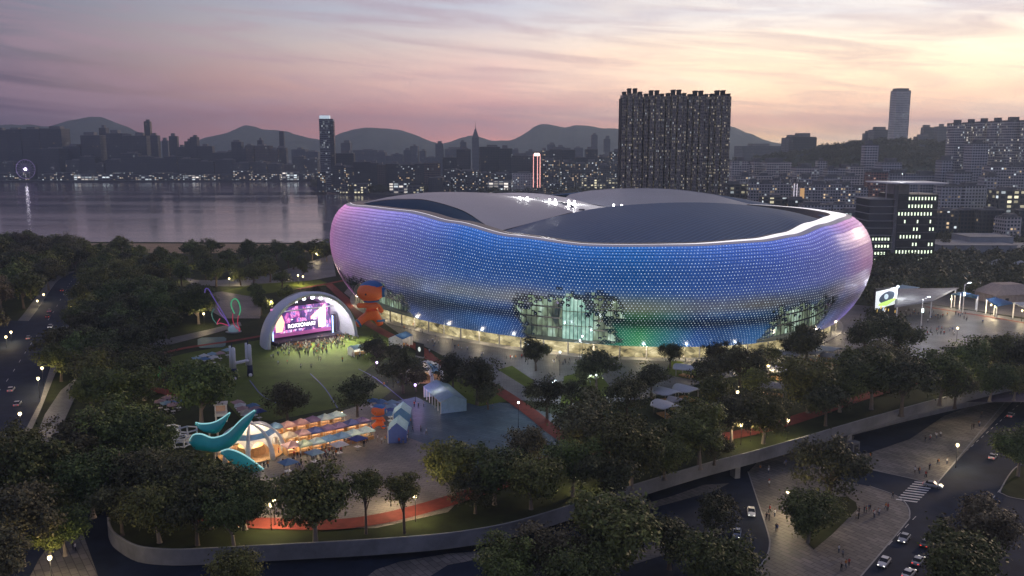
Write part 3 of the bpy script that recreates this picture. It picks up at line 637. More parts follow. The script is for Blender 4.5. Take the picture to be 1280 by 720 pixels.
b1 = curve(bk1, 40); b = MB(); b.grid([[tuple(p + np.array([0, 0, .15])), (p[0] + 1.5, p[1] - 1.5 - 7 * max(0, i / 39 - .45), p[2] + .15 - 1.1 * max(0, i / 39 - .45))] for i, p in enumerate(b1)]); sp(b, 'roof_trim', M['concrete'])
fl = mat('floodlight_housing', (.4, .4, .4), .5)
fg = glow('floodlight_glass', (1, .98, .95), 9)
for px, py in ((650, 247.2), (659, 247.2), (687, 249.5), (694, 250), (711, 251.5), (718, 252), (767, 256.5), (777, 257)):
    p = D(px, py, 508 if px < 740 else 482); b = MB(); b.box((p[0], p[1], p[2] - 1.5), (.9, .6, 1.3)); f = sp(b, 'floodlight', fl)
    b = MB(); b.sphere((p[0], p[1] - .3, p[2]), .62, 10, 6); sp(b, 'floodlight_lens', fg, parent=f)
    ld = bpy.data.lights.new('floodlight_lamp', 'POINT'); ld.energy = 2600; ld.shadow_soft_size = .7; lo = bpy.data.objects.new('floodlight_lamp', ld); COL.objects.link(lo); lo.parent = f; lo.location = (p[0] - SCX, p[1] - SCY - 1.6, p[2] + 1.6)

# lit glass walls behind the skin and round the foot
def lit_glass(name, cols, scale, strength, lo, hi):
    """glazing with rooms lit behind it: light that varies softly from bay to bay"""
    m, nt, b = _nt(name); N, L = nt.nodes, nt.links
    uv = N.new("ShaderNodeUVMap"); mp = N.new("ShaderNodeMapping"); mp.inputs["Scale"].default_value = scale; L.new(uv.outputs[0], mp.inputs[0])
    n1 = N.new("ShaderNodeTexNoise"); n1.inputs["Scale"].default_value = 1.0; n1.inputs["Detail"].default_value = 3; n1.inputs["Roughness"].default_value = .7; L.new(mp.outputs[0], n1.inputs["Vector"])
    n2 = N.new("ShaderNodeTexVoronoi"); n2.inputs["Scale"].default_value = 3.1; n2.inputs["Randomness"].default_value = 1; L.new(mp.outputs[0], n2.inputs["Vector"])
    r = N.new("ShaderNodeValToRGB"); e = r.color_ramp.elements
    while len(e) < len(cols): e.new(.5)
    for k, c in enumerate(cols): e[k].position = lo + (hi - lo) * k / (len(cols) - 1); e[k].color = (*c, 1)
    sc_ = N.new("ShaderNodeSeparateColor"); L.new(n2.outputs["Color"], sc_.inputs[0])
    mx = N.new("ShaderNodeMix"); mx.inputs[0].default_value = .16; L.new(n1.outputs[0], mx.inputs[2]); L.new(sc_.outputs[1], mx.inputs[3]); L.new(mx.outputs[0], r.inputs[0])
    L.new(r.outputs[0], b.inputs["Emission Color"]); b.inputs["Emission Strength"].default_value = strength; b.inputs["Base Color"].default_value = (.03, .04, .045, 1); b.inputs["Roughness"].default_value = .1
    return m
def glass_wall(name, off, z0, z1, m):
    b = MB()
    n = 400
    for i in range(n):
        s0, s1 = PERIM * i / n, PERIM * (i + 1) / n - 1e-6; a, c = plan(t_of_s(s0), off), plan(t_of_s(s1), off)
        b.face([(*a, z0), (*c, z0), (*c, z1), (*a, z1)], 0, [(s0, z0), (s1, z0), (s1, z1), (s0, z1)])
    return sp(b, name, m)
glass_wall('atrium_glass', -19.0, 5.6, 36, lit_glass('atrium_lit_glass', [(.02, .03, .03), (.07, .085, .06), (.15, .2, .13), (.30, .42, .34), (.7, .85, .7)], (.09, .05, 1), .95, .33, .70))
glass_wall('concourse_glass', -15.5, 0.3, 5.6, lit_glass('concourse_lit_glass', [(.05, .04, .02), (.30, .24, .11), (.6, .5, .26), (1.0, .88, .55)], (.10, .2, 1), .75, .32, .7))
def entrance():
    a, c = s_of_px(693), s_of_px(736); b = MB(); n = 8
    for i in range(n):
        s0, s1 = a + (c - a) * i / n, a + (c - a) * (i + 1) / n; p, q = plan(t_of_s(s0), -17.6), plan(t_of_s(s1), -17.6)
        for z0, z1 in ((.4, 5.4), (5.6, 11), (11.4, 17), (17.4, 23)): b.face([(*p, z0), (*q, z0), (*q, z1), (*p, z1)], 0, [(s0, z0), (s1, z0), (s1, z1), (s0, z1)])
    sp(b, 'entrance_glass', lit_glass('entrance_lit_glass', [(.08, .16, .13), (.2, .36, .3), (.36, .58, .48), (.7, .9, .8)], (.12, .10, 1), .85, .3, .72))
    for i in range(n + 1):
        p = plan(t_of_s(a + (c - a) * i / n), -17.3); b = MB(); b.box((p[0], p[1], .3), (.25, .25, 23)); sp(b, 'entrance_mullion', M['dark_metal'])
entrance()
b = MB(); b.grid([[(*plan(t, -12.4), 5.5), (*plan(t, -19.2), 5.62)] for t in TT], 0, True); sp(b, 'soffit', mat('soffit', (.45, .43, .4), .7))
b = MB(); b.grid([[(*plan(t, -10.5), 0.0), (*plan(t, -10.5), .3), (*plan(t, -19.2), .3)] for t in TT], 0, True); sp(b, 'plinth', M['concrete'])
for i in range(72):
    t = t_of_s(PERIM * i / 72); p = plan(t, -13.2)
    b = MB(); b.tube([(*p, .3), (*p, 5.6)], .32, 8); sp(b, 'column', M['concrete'])
b = MB(); n = 300                                    # mullions of the atrium: verticals and floor edges
for i in range(n):
    p = plan(t_of_s(PERIM * i / n), -18.7); b.box((p[0], p[1], 5.6), (.22, .22, 28))
sp(b, 'mullion', M['dark_metal']).__setitem__("kind", "stuff")
for z in (9.5, 13.5, 18, 22.5, 27):
    b = MB(); b.grid([[(*plan(t, -18.4), z), (*plan(t, -18.4), z + .7)] for t in TT], 0, True); sp(b, 'floor_edge', M['concrete'])
# lights under the soffit wash the forecourt
lp = [t_of_px(px, 3, -14) for px in (440, 480, 520, 560, 600, 640, 690, 740, 800, 860, 920, 970, 1020, 1055)]
for t in lp:
    p = plan(t, -11.0); ld = bpy.data.lights.new('soffit_lamp', 'POINT'); ld.energy = 1100; ld.color = (1, .8, .5); ld.shadow_soft_size = .5
    lo = bpy.data.objects.new('soffit_lamp', ld); COL.objects.link(lo); lo.parent = stadium; lo.location = (p[0] - SCX, p[1] - SCY, 4.6)

# small plant on the roof: vents along the track and a maintenance walkway on the pale shell
r_ = random.Random(6)
for k in range(9):
    p = e4[3 + k * 2] * .65 + e3[3 + k * 2] * .35; b = MB(); b.box((p[0] + r_.uniform(-2, 2), p[1] + r_.uniform(-4, 4), p[2] - .3), (r_.uniform(1.4, 3), r_.uniform(1.2, 2.2), r_.uniform(.9, 1.7)), r_.uniform(-.3, .3)); sp(b, 'roof_vent', M['dark_concrete'])
# ------------------------------------------------------------------ buildings
WARM = (1.0, .72, .42)
F = {}
F['far_dark'] = facade('far_dark_facade', (.05, .054, .066), WARM, 3.6, 4.0, .012, .35)
F['far_lit'] = facade('far_lit_facade', (.07, .072, .08), WARM, 3.6, 4.0, .07, .4)
F['far_warm'] = facade('far_warm_facade', (.12, .09, .075), WARM, 3.6, 4.0, .05, .35)
F['pier_lit'] = facade('pier_facade', (.06, .06, .065), (1, .8, .6), 5, 4, .30, 1.0, wx=.7, wy=.5)
F['pier_white'] = facade('pier_white_facade', (.3, .3, .3), (1, .9, .8), 9, 5, .6, 1.3, wx=.8, wy=.6)
F['mid_dark'] = facade('mid_dark_facade', (.045, .05, .06), WARM, 3.2, 3.4, .025, .5)
F['mid_lit'] = facade('mid_lit_facade', (.06, .065, .075), WARM, 3.2, 3.4, .2, .9, warm=.55)
F['mid_bright'] = facade('mid_bright_facade', (.1, .1, .1), (1, .9, .6), 6, 4.2, .4, 1.2, warm=.8)
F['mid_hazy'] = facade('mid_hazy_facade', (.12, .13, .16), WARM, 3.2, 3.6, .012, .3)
F['beige'] = facade('beige_facade', (.62, .57, .55), WARM, 3.0, 3.0, .08, .7)
F['grey'] = facade('grey_facade', (.5, .5, .53), WARM, 3.0, 3.0, .03, .35)
F['grey_lit'] = facade('grey_lit_facade', (.45, .43, .45), WARM, 2.8, 3.0, .16, .95)
F['red_lit'] = facade('red_lit_facade', (.28, .13, .13), (1, .55, .4), 3.0, 3.0, .3, .45, warm=.75)
F['estate'] = facade('estate_facade', (.5, .48, .48), (1, .9, .75), 2.2, 2.9, .14, .85, warm=.6)
F['glass_tower'] = facade('glass_tower_facade', (.16, .18, .21), (.85, .9, 1), 3.0, 3.8, .2, .35, wx=.85, wy=.6, warm=.5)
F['pale_tower'] = facade('pale_tower_facade', (.55, .52, .53), (1, .9, .8), 3.0, 3.6, .3, .4, wx=.5, wy=.5)
F['roof'] = mat('flat_roof', (.13, .13, .135), .85, var=.3, scale=.1)
F['plant'] = mat('plant_room', (.16, .16, .17), .8, var=.3, scale=.2)
F['bright_crown'] = glow('lit_crown', (.75, .9, 1.0), .42)
F['red_edge'] = glow('red_edge_light', (1.0, .42, .36), 1.6)
F['orange_wall'] = glow('orange_floodlit', (1.0, .55, .22), .35)
F['white_strip'] = glow('white_strip_light', (1, .95, .9), 3.0)
F['teal_strip'] = glow('teal_strip_light', (.55, 1, .9), 2.2)

def block(x0, x1, yt, y, kind, label, group, name='apartment_block', rz=None, thick=None, base=-0.7, extra=None, setback=None):
    a, c = D(x0, yt, y), D(x1, yt, y); w = c[0] - a[0]; h = (a[2] + c[2]) / 2 - base; cx = (a[0] + c[0]) / 2
    r = random.Random(int(x0 * 7 + yt * 13 + y)); th = thick or min(max(w * .8, 16), 60)
    rz = r.uniform(-.12, .12) if rz is None else rz
    t = empty(name, (cx, y + th / 2, base), rz); tag(t, label, 'building', group)
    b = MB(); b.box((0, 0, 0), (w, th, h), 0, 0, 1.0, True, r.uniform(0, 500) // 4 * 4)
    b.build('facade', F[kind], t)
    b = MB(); b.box((0, 0, h - .02), (w - .8, th - .8, .9)); b.build('roof', F['roof'], t)
    if h > 25 and extra != 'plain':
        b = MB(); q = r.uniform(.3, .6); b.box((r.uniform(-.15, .15) * w, 0, h + .85), (w * q, th * .5, min(h * .07, 7) * r.uniform(.6, 1.2))); b.build('plant_room', F['plant'], t)
    if extra == 'mast':
        b = MB(); b.tube([(0, 0, h + 1), (0, 0, h * 1.12)], .6, 5); b.build('mast', F['plant'], t)
    return t, w, th, h
def shape_word(w, h):
    return 'slim tall' if h > 3.2 * w else 'tall' if h > 1.7 * w else 'broad' if w > 1.5 * h else 'squat' if h < w else 'upright'
def row(rows, y, where, count, group, name='apartment_block', side='counted from the left'):
    rows = sorted(rows, key=lambda q: q[0])
    for i, q in enumerate(rows):
        x0, x1, yt, kind = q[:4]; yy = q[4] if len(q) > 4 and q[4] else y
        a, c = D(x0, yt, yy), D(x1, yt, yy); sw = shape_word(c[0] - a[0], a[2] + .7)
        tone = {'far_dark': 'dark', 'far_lit': 'speckled', 'far_warm': 'brownish', 'pier_lit': 'lit', 'pier_white': 'white-lit', 'mid_dark': 'dark', 'mid_lit': 'window-speckled', 'mid_bright': 'bright-windowed', 'mid_hazy': 'hazy blue', 'beige': 'pale beige', 'grey': 'grey', 'grey_lit': 'grey lit', 'red_lit': 'rosy lit', 'estate': 'grey', 'glass_tower': 'glass'}[kind]
        block(x0, x1, yt, yy, kind, f"{sw} {tone} {where}, {nth(i)} {count}", group, name, base=-0.7)

# -- far shore across the harbour, left of the peninsula
row([(-10, 8, 163, 'far_dark'), (7, 26, 162, 'far_dark'), (25, 49, 161.5, 'far_dark'), (48, 76, 161, 'far_dark'), (76, 101, 183, 'far_dark'), (100, 124, 169.5, 'far_dark'), (123.5, 132.5, 160, 'far_dark', 2330), (132, 153, 167, 'far_dark'), (152, 166, 170, 'far_dark'), (165, 182, 170, 'far_dark'),
     (187.5, 197, 169.5, 'far_dark'), (202, 210, 176, 'mid_hazy', 2600), (210.5, 220.5, 170.5, 'far_dark'), (220, 231, 184, 'far_dark'), (230, 238.5, 177, 'far_dark'), (237.5, 246, 171.5, 'far_dark'), (246, 264, 183, 'far_dark'), (263, 284, 191, 'far_dark'), (283.5, 290, 190, 'far_dark'), (289, 301.5, 177.5, 'far_dark'), (301, 307, 186, 'far_dark'),
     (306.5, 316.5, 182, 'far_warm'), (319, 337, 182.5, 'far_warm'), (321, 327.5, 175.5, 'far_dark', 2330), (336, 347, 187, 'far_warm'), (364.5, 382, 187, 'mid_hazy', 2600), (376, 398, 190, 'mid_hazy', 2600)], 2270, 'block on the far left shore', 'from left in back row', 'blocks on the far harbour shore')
row([(0, 18, 203, 'far_lit'), (18, 40, 206, 'far_dark'), (45, 74, 186, 'far_dark'), (81, 99, 201, 'far_lit'), (99, 118, 196, 'far_dark'), (117, 131, 204, 'far_lit'), (131, 150, 200, 'far_dark'), (150, 171, 192, 'far_dark'), (170, 188, 196, 'far_dark'), (188, 206, 198, 'far_dark'), (205, 222, 196, 'far_dark'), (222, 246, 199, 'far_dark'), (246, 268, 202, 'far_dark'), (268, 290, 200, 'far_dark'), (290, 312, 204, 'far_lit'), (312, 334, 203, 'far_lit'), (334, 352, 205, 'far_lit'), (355, 372, 206, 'far_warm'), (366, 380, 196, 'far_lit'), (380, 397, 199, 'far_lit')], 2220, 'mid-rise on the far left shore', 'from left', 'mid-rises on the far harbour shore', 'mid_rise')
row([(-6, 14, 217, 'pier_lit'), (15, 31, 216, 'pier_lit'), (47, 70, 218, 'pier_lit'), (70, 88, 216, 'pier_lit'), (92, 115, 218.5, 'pier_white'), (117, 139, 218.5, 'pier_white'), (140, 160, 216, 'pier_lit'), (161, 173, 219, 'pier_lit'), (174, 188, 219.5, 'pier_white'), (190, 210, 216.5, 'pier_lit'), (211, 228, 217, 'pier_lit'), (229, 250, 219.5, 'pier_white'), (251, 275, 218.5, 'pier_lit'), (276, 290, 218, 'far_lit'), (291, 312, 214, 'pier_lit'), (313, 333, 217, 'pier_lit'), (334, 350, 218, 'pier_lit'), (351, 358, 214.5, 'pier_white'), (359, 372, 215, 'pier_white'), (373, 390, 217, 'pier_lit')], 2175, 'pier shed at the far waterline', 'from left', 'lit sheds along the far waterline', 'pier_shed')
# slim towers that stand out
t, w, th, h = block(179.2, 186.4, 152, 2300, 'far_dark', 'very slim dark tower rising above the left harbour skyline', None, 'slim_tower', 0.1)
t, w, th, h = block(346, 357.5, 185, 2290, 'far_dark', 'dark tower with a narrower raised shaft below the pointed peak', None, 'stepped_tower', 0)
b = MB(); b.box((0, 0, h), (w * .52, th * .5, h * .55), 0, 0, .92, True); b.build('upper_shaft', F['far_dark'], t)
# ferris wheel by the water
fw = empty('ferris_wheel', D(33, 224, 2160)); tag(fw, 'small lit ferris wheel by the far left harbour shore', 'ferris wheel')
wm = glow('wheel_lights', (.55, .4, .8), .14); b = MB(); r = 23
b.tube([(r * math.cos(2 * PI * k / 40), 0, 24 + r * math.sin(2 * PI * k / 40)) for k in range(40)], .55, 5, closed=True); b.build('wheel_rim', wm, fw)
b = MB()
for k in range(20): b.tube([(0, 0, 24), (r * math.cos(2 * PI * k / 20), 0, 24 + r * math.sin(2 * PI * k / 20))], .22, 4)
b.build('spokes', wm, fw)
b = MB(); b.sphere((0, -1, 24), 3.0); b.build('hub_light', glow('wheel_hub', (.9, .85, 1), 8), fw)
b = MB(); b.tube([(-9, 0, -2), (0, 0, 24)], .7, 5); b.tube([(9, 0, -2), (0, 0, 24)], .7, 5); b.build('support_frame', F['plant'], fw)
def buoy():
    p = G(308, 249.5, -4); t = empty('harbour_buoy', p); tag(t, 'lone dark buoy floating far out on the harbour', 'buoy')
    b = MB(); b.sphere((0, 0, .3), (1.7, 1.7, 1.2)); b.build('float', M['dark_metal'], t); b = MB(); b.tube([(0, 0, 1), (0, 0, 3)], [.9, .3], 8); b.build('cage', M['dark_metal'], t)
buoy()
# the tall lit tower at the tip of the peninsula
t, w, th, h = block(397.6, 415.2, 149, 1640, 'glass_tower', 'tallest glass tower at the waterside tip with a bright crown', None, 'waterfront_tower', .12, 27, extra='plain')
b = MB(); b.box((-w * .12, 0, h + .8), (w * .7, th * .8, 6)); b.build('crown', F['bright_crown'], t)
b = MB(); b.box((w * .38, -1, 0), (w * .28, th, h * .97), 0, 0, 1, True); b.build('side_shaft', F['mid_dark'], t)
b = MB(); b.box((-w * .45, -th * .3, 0), (w * .6, th, h * .28), 0, 0, 1, True); b.build('podium', F['mid_lit'], t)
# peninsula, hazy back row
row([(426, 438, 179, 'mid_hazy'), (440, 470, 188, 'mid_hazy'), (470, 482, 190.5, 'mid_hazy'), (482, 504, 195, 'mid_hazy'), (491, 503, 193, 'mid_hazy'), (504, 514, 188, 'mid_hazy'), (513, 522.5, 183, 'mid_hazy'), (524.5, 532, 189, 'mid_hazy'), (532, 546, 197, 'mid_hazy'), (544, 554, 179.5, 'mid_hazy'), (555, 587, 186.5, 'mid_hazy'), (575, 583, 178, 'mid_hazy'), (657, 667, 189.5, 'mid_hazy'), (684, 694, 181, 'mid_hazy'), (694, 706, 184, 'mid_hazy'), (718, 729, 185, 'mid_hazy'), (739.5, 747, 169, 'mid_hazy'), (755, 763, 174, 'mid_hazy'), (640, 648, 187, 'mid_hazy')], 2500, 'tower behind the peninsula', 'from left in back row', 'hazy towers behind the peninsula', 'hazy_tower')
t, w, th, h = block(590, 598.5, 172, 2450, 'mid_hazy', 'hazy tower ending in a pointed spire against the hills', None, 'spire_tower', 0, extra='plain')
b = MB(); b.box((0, 0, h), (w * .95, th * .9, 14), 0, 0, .55); b.box((0, 0, h + 14), (w * .5, th * .45, 12), 0, 0, .2); b.build('pointed_crown', F['plant'], t); b = MB(); b.tube([(0, 0, h + 24), (0, 0, h + 44)], [.9, .2], 5); b.build('spire', F['plant'], t)
# peninsula, middle and front rows
row([(580, 588, 188, 'mid_dark'), (570, 588, 187, 'mid_dark'), (553, 571, 197, 'mid_dark'), (599, 624, 184, 'mid_dark'), (623, 640, 186, 'mid_dark'), (639, 667, 195, 'mid_dark'), (676, 688, 188.5, 'mid_lit'), (687, 703, 187, 'mid_dark'), (703, 719, 187.5, 'mid_dark'), (732, 747, 187, 'mid_dark'), (762, 776, 190, 'mid_lit'), (417, 441, 192, 'mid_dark'), (718, 733, 197, 'mid_dark'), (747, 762, 196, 'mid_lit')], 1760, 'block on the peninsula', 'from left in middle row', 'blocks on the peninsula', 'office_block')
row([(416, 430, 207, 'mid_lit'), (429, 442, 209, 'mid_lit'), (441, 463, 202.5, 'mid_dark'), (462, 472, 204, 'mid_dark'), (471, 482, 206, 'far_warm'), (482, 498, 205, 'mid_dark'), (497, 519, 206, 'mid_lit'), (518, 530, 205, 'mid_dark'), (529, 536, 204, 'far_warm'), (535, 550, 204, 'far_warm'), (555, 575, 213, 'mid_lit'), (575, 598, 214, 'mid_lit'), (598, 612, 216, 'mid_lit'), (612, 640, 218, 'mid_lit'), (675, 700, 201, 'mid_lit'), (700, 718, 203, 'mid_lit'), (718, 734, 205, 'mid_lit'), (733, 748, 203, 'mid_lit'), (748, 764, 207, 'mid_lit'), (763, 777, 205, 'mid_lit'), (640, 667, 217, 'beige')], 1640, 'block near the peninsula shore', 'from left in front row', 'front blocks on the peninsula', 'waterside_block')
row([(425, 434, 231, 'mid_bright'), (442, 460, 230, 'mid_bright'), (487, 508, 229.5, 'pier_white'), (510, 528, 233, 'mid_bright'), (536, 554, 222.5, 'mid_dark'), (554, 562, 228, 'mid_lit'), (611, 640, 227, 'pier_white'), (728, 748, 223, 'mid_bright'), (759, 773, 223, 'mid_bright'), (748, 760, 230, 'mid_bright'), (680, 700, 230, 'mid_lit')], 1590, 'low building at the peninsula shore', 'from left', 'low buildings by the peninsula shore', 'low_building')
t, w, th, h = block(666.5, 675.5, 190, 1630, 'mid_lit', 'narrow tower outlined with rosy vertical light strips', None, 'red_lit_tower', 0, 14, extra='plain')
b = MB(); b.box((0, -th / 2 - .4, h - 7), (w * .7, .5, 5)); b.build('lit_sign', glow('tower_sign', (1, .8, .7), 3), t)
for s_ in (-.46, .1, .46): b = MB(); b.box((s_ * w, -th / 2 - .3, 8), (.9, .4, h - 12)); b.build('light_strip', F['red_edge'], t)

# -- the big estate block right behind the stadium
def estate_wall():
    y = 820; x0, x1 = D(775, 240, y)[0], D(911, 240, y)[0]; zt = D(775, 116, y)[2]; W = x1 - x0
    t = empty('estate_slab', ((x0 + x1) / 2, y, 0)); tag(t, 'massive dark residential slab with fluted bays right behind the stadium', 'building')
    m = facade('slab_facade', (.20, .18, .165), (1, .85, .62), 1.5, 2.8, .28, .42, wx=.55, wy=.45, warm=.8)
    dark = mat('slab_recess', (.025, .025, .027), .8)
    n = 5; bw = W / n; r = random.Random(3)
    for k in range(n):
        c = -W / 2 + bw * (k + .5); h = zt * (1.0 if k == 0 else .985) + r.uniform(-.6, .6)
        b = MB()
        for dx, ww, dy in ((-.37, .17, 0), (-.135, .19, -3.6), (.135, .19, -3.6), (.37, .17, 0)):
            b.box((c + dx * bw, dy + 10, 0), (ww * bw, 20, h - abs(dx) * 3), 0, 0, 1, True, r.randint(0, 200) * 1.9)
        b.build('tower_bay', m, t)
        b = MB(); b.box((c, 13.5, 0), (bw * .99, 18, h - 4)); b.build('recess_wall', dark, t)
        b = MB()
        for dx, hh in ((-.36, 4), (-.13, 7), (.13, 7), (.36, 4)):
            b.box((c + dx * bw, 7, h - 2), (bw * .15, 8, hh - 1.5)); b.box((c + dx * bw, 7, h + hh - 3.5), (bw * .17, 9, 1.0))
        b.build('roof_turret', dark, t)
estate_wall()
# -- hills and towers on the right
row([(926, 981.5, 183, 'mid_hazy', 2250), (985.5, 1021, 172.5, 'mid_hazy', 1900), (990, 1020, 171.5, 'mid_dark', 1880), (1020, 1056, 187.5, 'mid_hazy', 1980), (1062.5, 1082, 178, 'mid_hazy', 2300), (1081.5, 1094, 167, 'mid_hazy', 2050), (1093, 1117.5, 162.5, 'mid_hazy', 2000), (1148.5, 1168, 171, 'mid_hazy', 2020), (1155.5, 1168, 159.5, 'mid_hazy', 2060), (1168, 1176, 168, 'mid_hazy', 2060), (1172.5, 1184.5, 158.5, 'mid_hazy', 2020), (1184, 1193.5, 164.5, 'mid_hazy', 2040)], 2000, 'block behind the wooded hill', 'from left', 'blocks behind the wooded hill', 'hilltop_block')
t, w, th, h = block(1120, 1138.6, 113.5, 1900, 'pale_tower', 'lone very tall tower glowing above the wooded hill', None, 'skyscraper', .1, 26, extra='plain')
b = MB(); b.box((0, 0, h + .5), (w * .8, th * .8, 5)); b.build('crown', F['plant'], t)
b = MB(); b.box((-w * .1, -3, 0), (w * 1.08, th, h * .33), 0, 0, 1, True); b.build('podium', F['mid_hazy'], t)
row([(915.5, 936.5, 201.5, 'beige', 1120), (942, 952, 202, 'beige', 1140), (957, 989.5, 203, 'beige', 1120), (995, 1024, 210, 'beige', 1080), (1024, 1035, 201.5, 'grey', 1120), (1035, 1048, 212, 'grey', 1080), (1048, 1064, 210.5, 'grey', 1080), (1064, 1081, 208.5, 'beige', 1060), (1083, 1099.5, 181.5, 'grey', 1060), (1102, 1127.5, 203.5, 'grey', 1020), (1088, 1110.5, 215.5, 'red_lit', 980), (1111, 1146, 218, 'grey', 1000), (1145, 1178, 219, 'grey', 1000), (1178, 1192, 201, 'grey', 980), (936, 943, 206, 'grey', 1150), (951, 958, 208, 'grey', 1150)], 1080, 'block below the wooded hill', 'from left in upper row', 'blocks below the wooded hill')
row([(905, 939, 231, 'mid_bright', 960), (939, 952, 228, 'grey_lit'), (951, 967, 230, 'grey_lit'), (966, 978, 227, 'grey_lit'), (977, 992, 229, 'grey_lit'), (998, 1016.5, 233, 'grey_lit'), (1016, 1037, 231, 'grey_lit'), (1036, 1052, 230, 'grey_lit'), (1051, 1067, 232, 'grey_lit'), (1066, 1086, 235, 'grey_lit'), (920, 940, 221, 'grey_lit', 990), (945, 966, 220, 'beige', 1000), (970, 990, 222, 'grey_lit', 990), (1000, 1022, 222, 'grey_lit', 990), (1030, 1050, 222, 'grey_lit', 990), (1052, 1075, 221, 'beige', 990)], 930, 'block close behind the stadium', 'from left in lower row', 'speckled blocks close behind the stadium')
row([(955, 985, 247, 'mid_bright', 860), (985, 1010, 250, 'mid_lit', 850), (1006, 1040, 257, 'grey', 800), (1040, 1070, 256, 'grey', 800), (1030, 1050, 268, 'mid_bright', 760), (1048, 1086, 266, 'mid_lit', 740)], 850, 'low block beyond the stadium rim', 'from left', 'low blocks beyond the stadium rim', 'low_building')
t, w, th, h = block(992.5, 997, 228.5, 910, 'grey_lit', 'narrow slab with two white vertical light strips above the roof', None, 'light_strip_block', 0, 10)
for s_ in (-.4, .4): b = MB(); b.box((s_ * w, -th / 2 - .3, 2), (.5, .3, h - 3)); b.build('light_strip', glow('pale_strip', (.9, .8, .9), .8), t)
t, w, th, h = block(1000, 1006, 234, 905, 'grey', 'narrow orange floodlit wall among the speckled blocks', None, 'floodlit_block', 0, 10)
b = MB(); b.box((0, -th / 2 - .3, 1), (w * .9, .3, h - 2)); b.build('floodlit_wall', F['orange_wall'], t)
# rounded estate towers at the right edge
def rounded_tower(x0, x1, yt, y, i):
    a, c = D(x0, yt, y), D(x1, yt, y); w = c[0] - a[0]; h = a[2] + .7
    t = empty('rounded_tower', ((a[0] + c[0]) / 2, y + w * .5, -.7)); tag(t, f"tall rounded tower in the joined estate row, {nth(i)} from the left", 'building', 'rounded estate towers')
    b = MB(); n = 20; P = []
    for k in range(n + 1):
        q = PI + PI * k / n; P.append((w / 2 * math.copysign(abs(math.cos(q)) ** .7, math.cos(q)), w * .5 * math.copysign(abs(math.sin(q)) ** .7, math.sin(q))))
    P += [(w / 2, w * .4), (-w / 2, w * .4)]; u = i * 331.2
    for k in range(len(P)):
        p, q = P[k], P[(k + 1) % len(P)]; d = math.hypot(q[0] - p[0], q[1] - p[1])
        if d < .01: continue
        b.face([(*p, 0), (*q, 0), (*q, h), (*p, h)], 0, [(u, 0), (u + d, 0), (u + d, h), (u, h)]); u += d
    b.build('facade', F['estate'], t)
    b = MB(); b.prism([(p[0] * 1.01, p[1] * 1.01) for p in P], h - .5, h + 1.2); b.build('parapet', F['plant'], t)
    b = MB(); b.box((0, 0, h + 1), (w * .4, w * .3, 4)); b.build('plant_room', F['plant'], t)
for i, q in enumerate([(1192, 1210.5, 155, 1040), (1210, 1226, 154, 1060), (1226, 1243, 153, 1040), (1243, 1261, 152.5, 1020), (1261, 1287, 151.5, 1000), (1287, 1310, 151, 980)]): rounded_tower(*q, i)
row([(1215, 1236, 180, 'grey', 1000), (1238, 1262, 208.5, 'grey_lit', 930), (1262, 1290, 209, 'grey_lit', 930), (1177, 1204, 234, 'grey', 840), (1204, 1233, 233, 'grey', 840), (1249, 1284, 239, 'mid_bright', 800), (1233, 1250, 221, 'grey', 860), (1192, 1215, 216, 'grey', 960)], 900, 'block below the rounded towers', 'from left', 'blocks at the foot of the rounded towers')
row([(1172, 1200, 264, 'mid_lit', 770), (1200, 1228, 263.5, 'mid_dark', 770), (1226, 1258, 263.5, 'mid_dark', 760), (1256, 1277, 272, 'beige', 740), (1276, 1300, 264, 'mid_dark', 760)], 770, 'block above the white hall', 'from left', 'low blocks above the white hall', 'low_building')

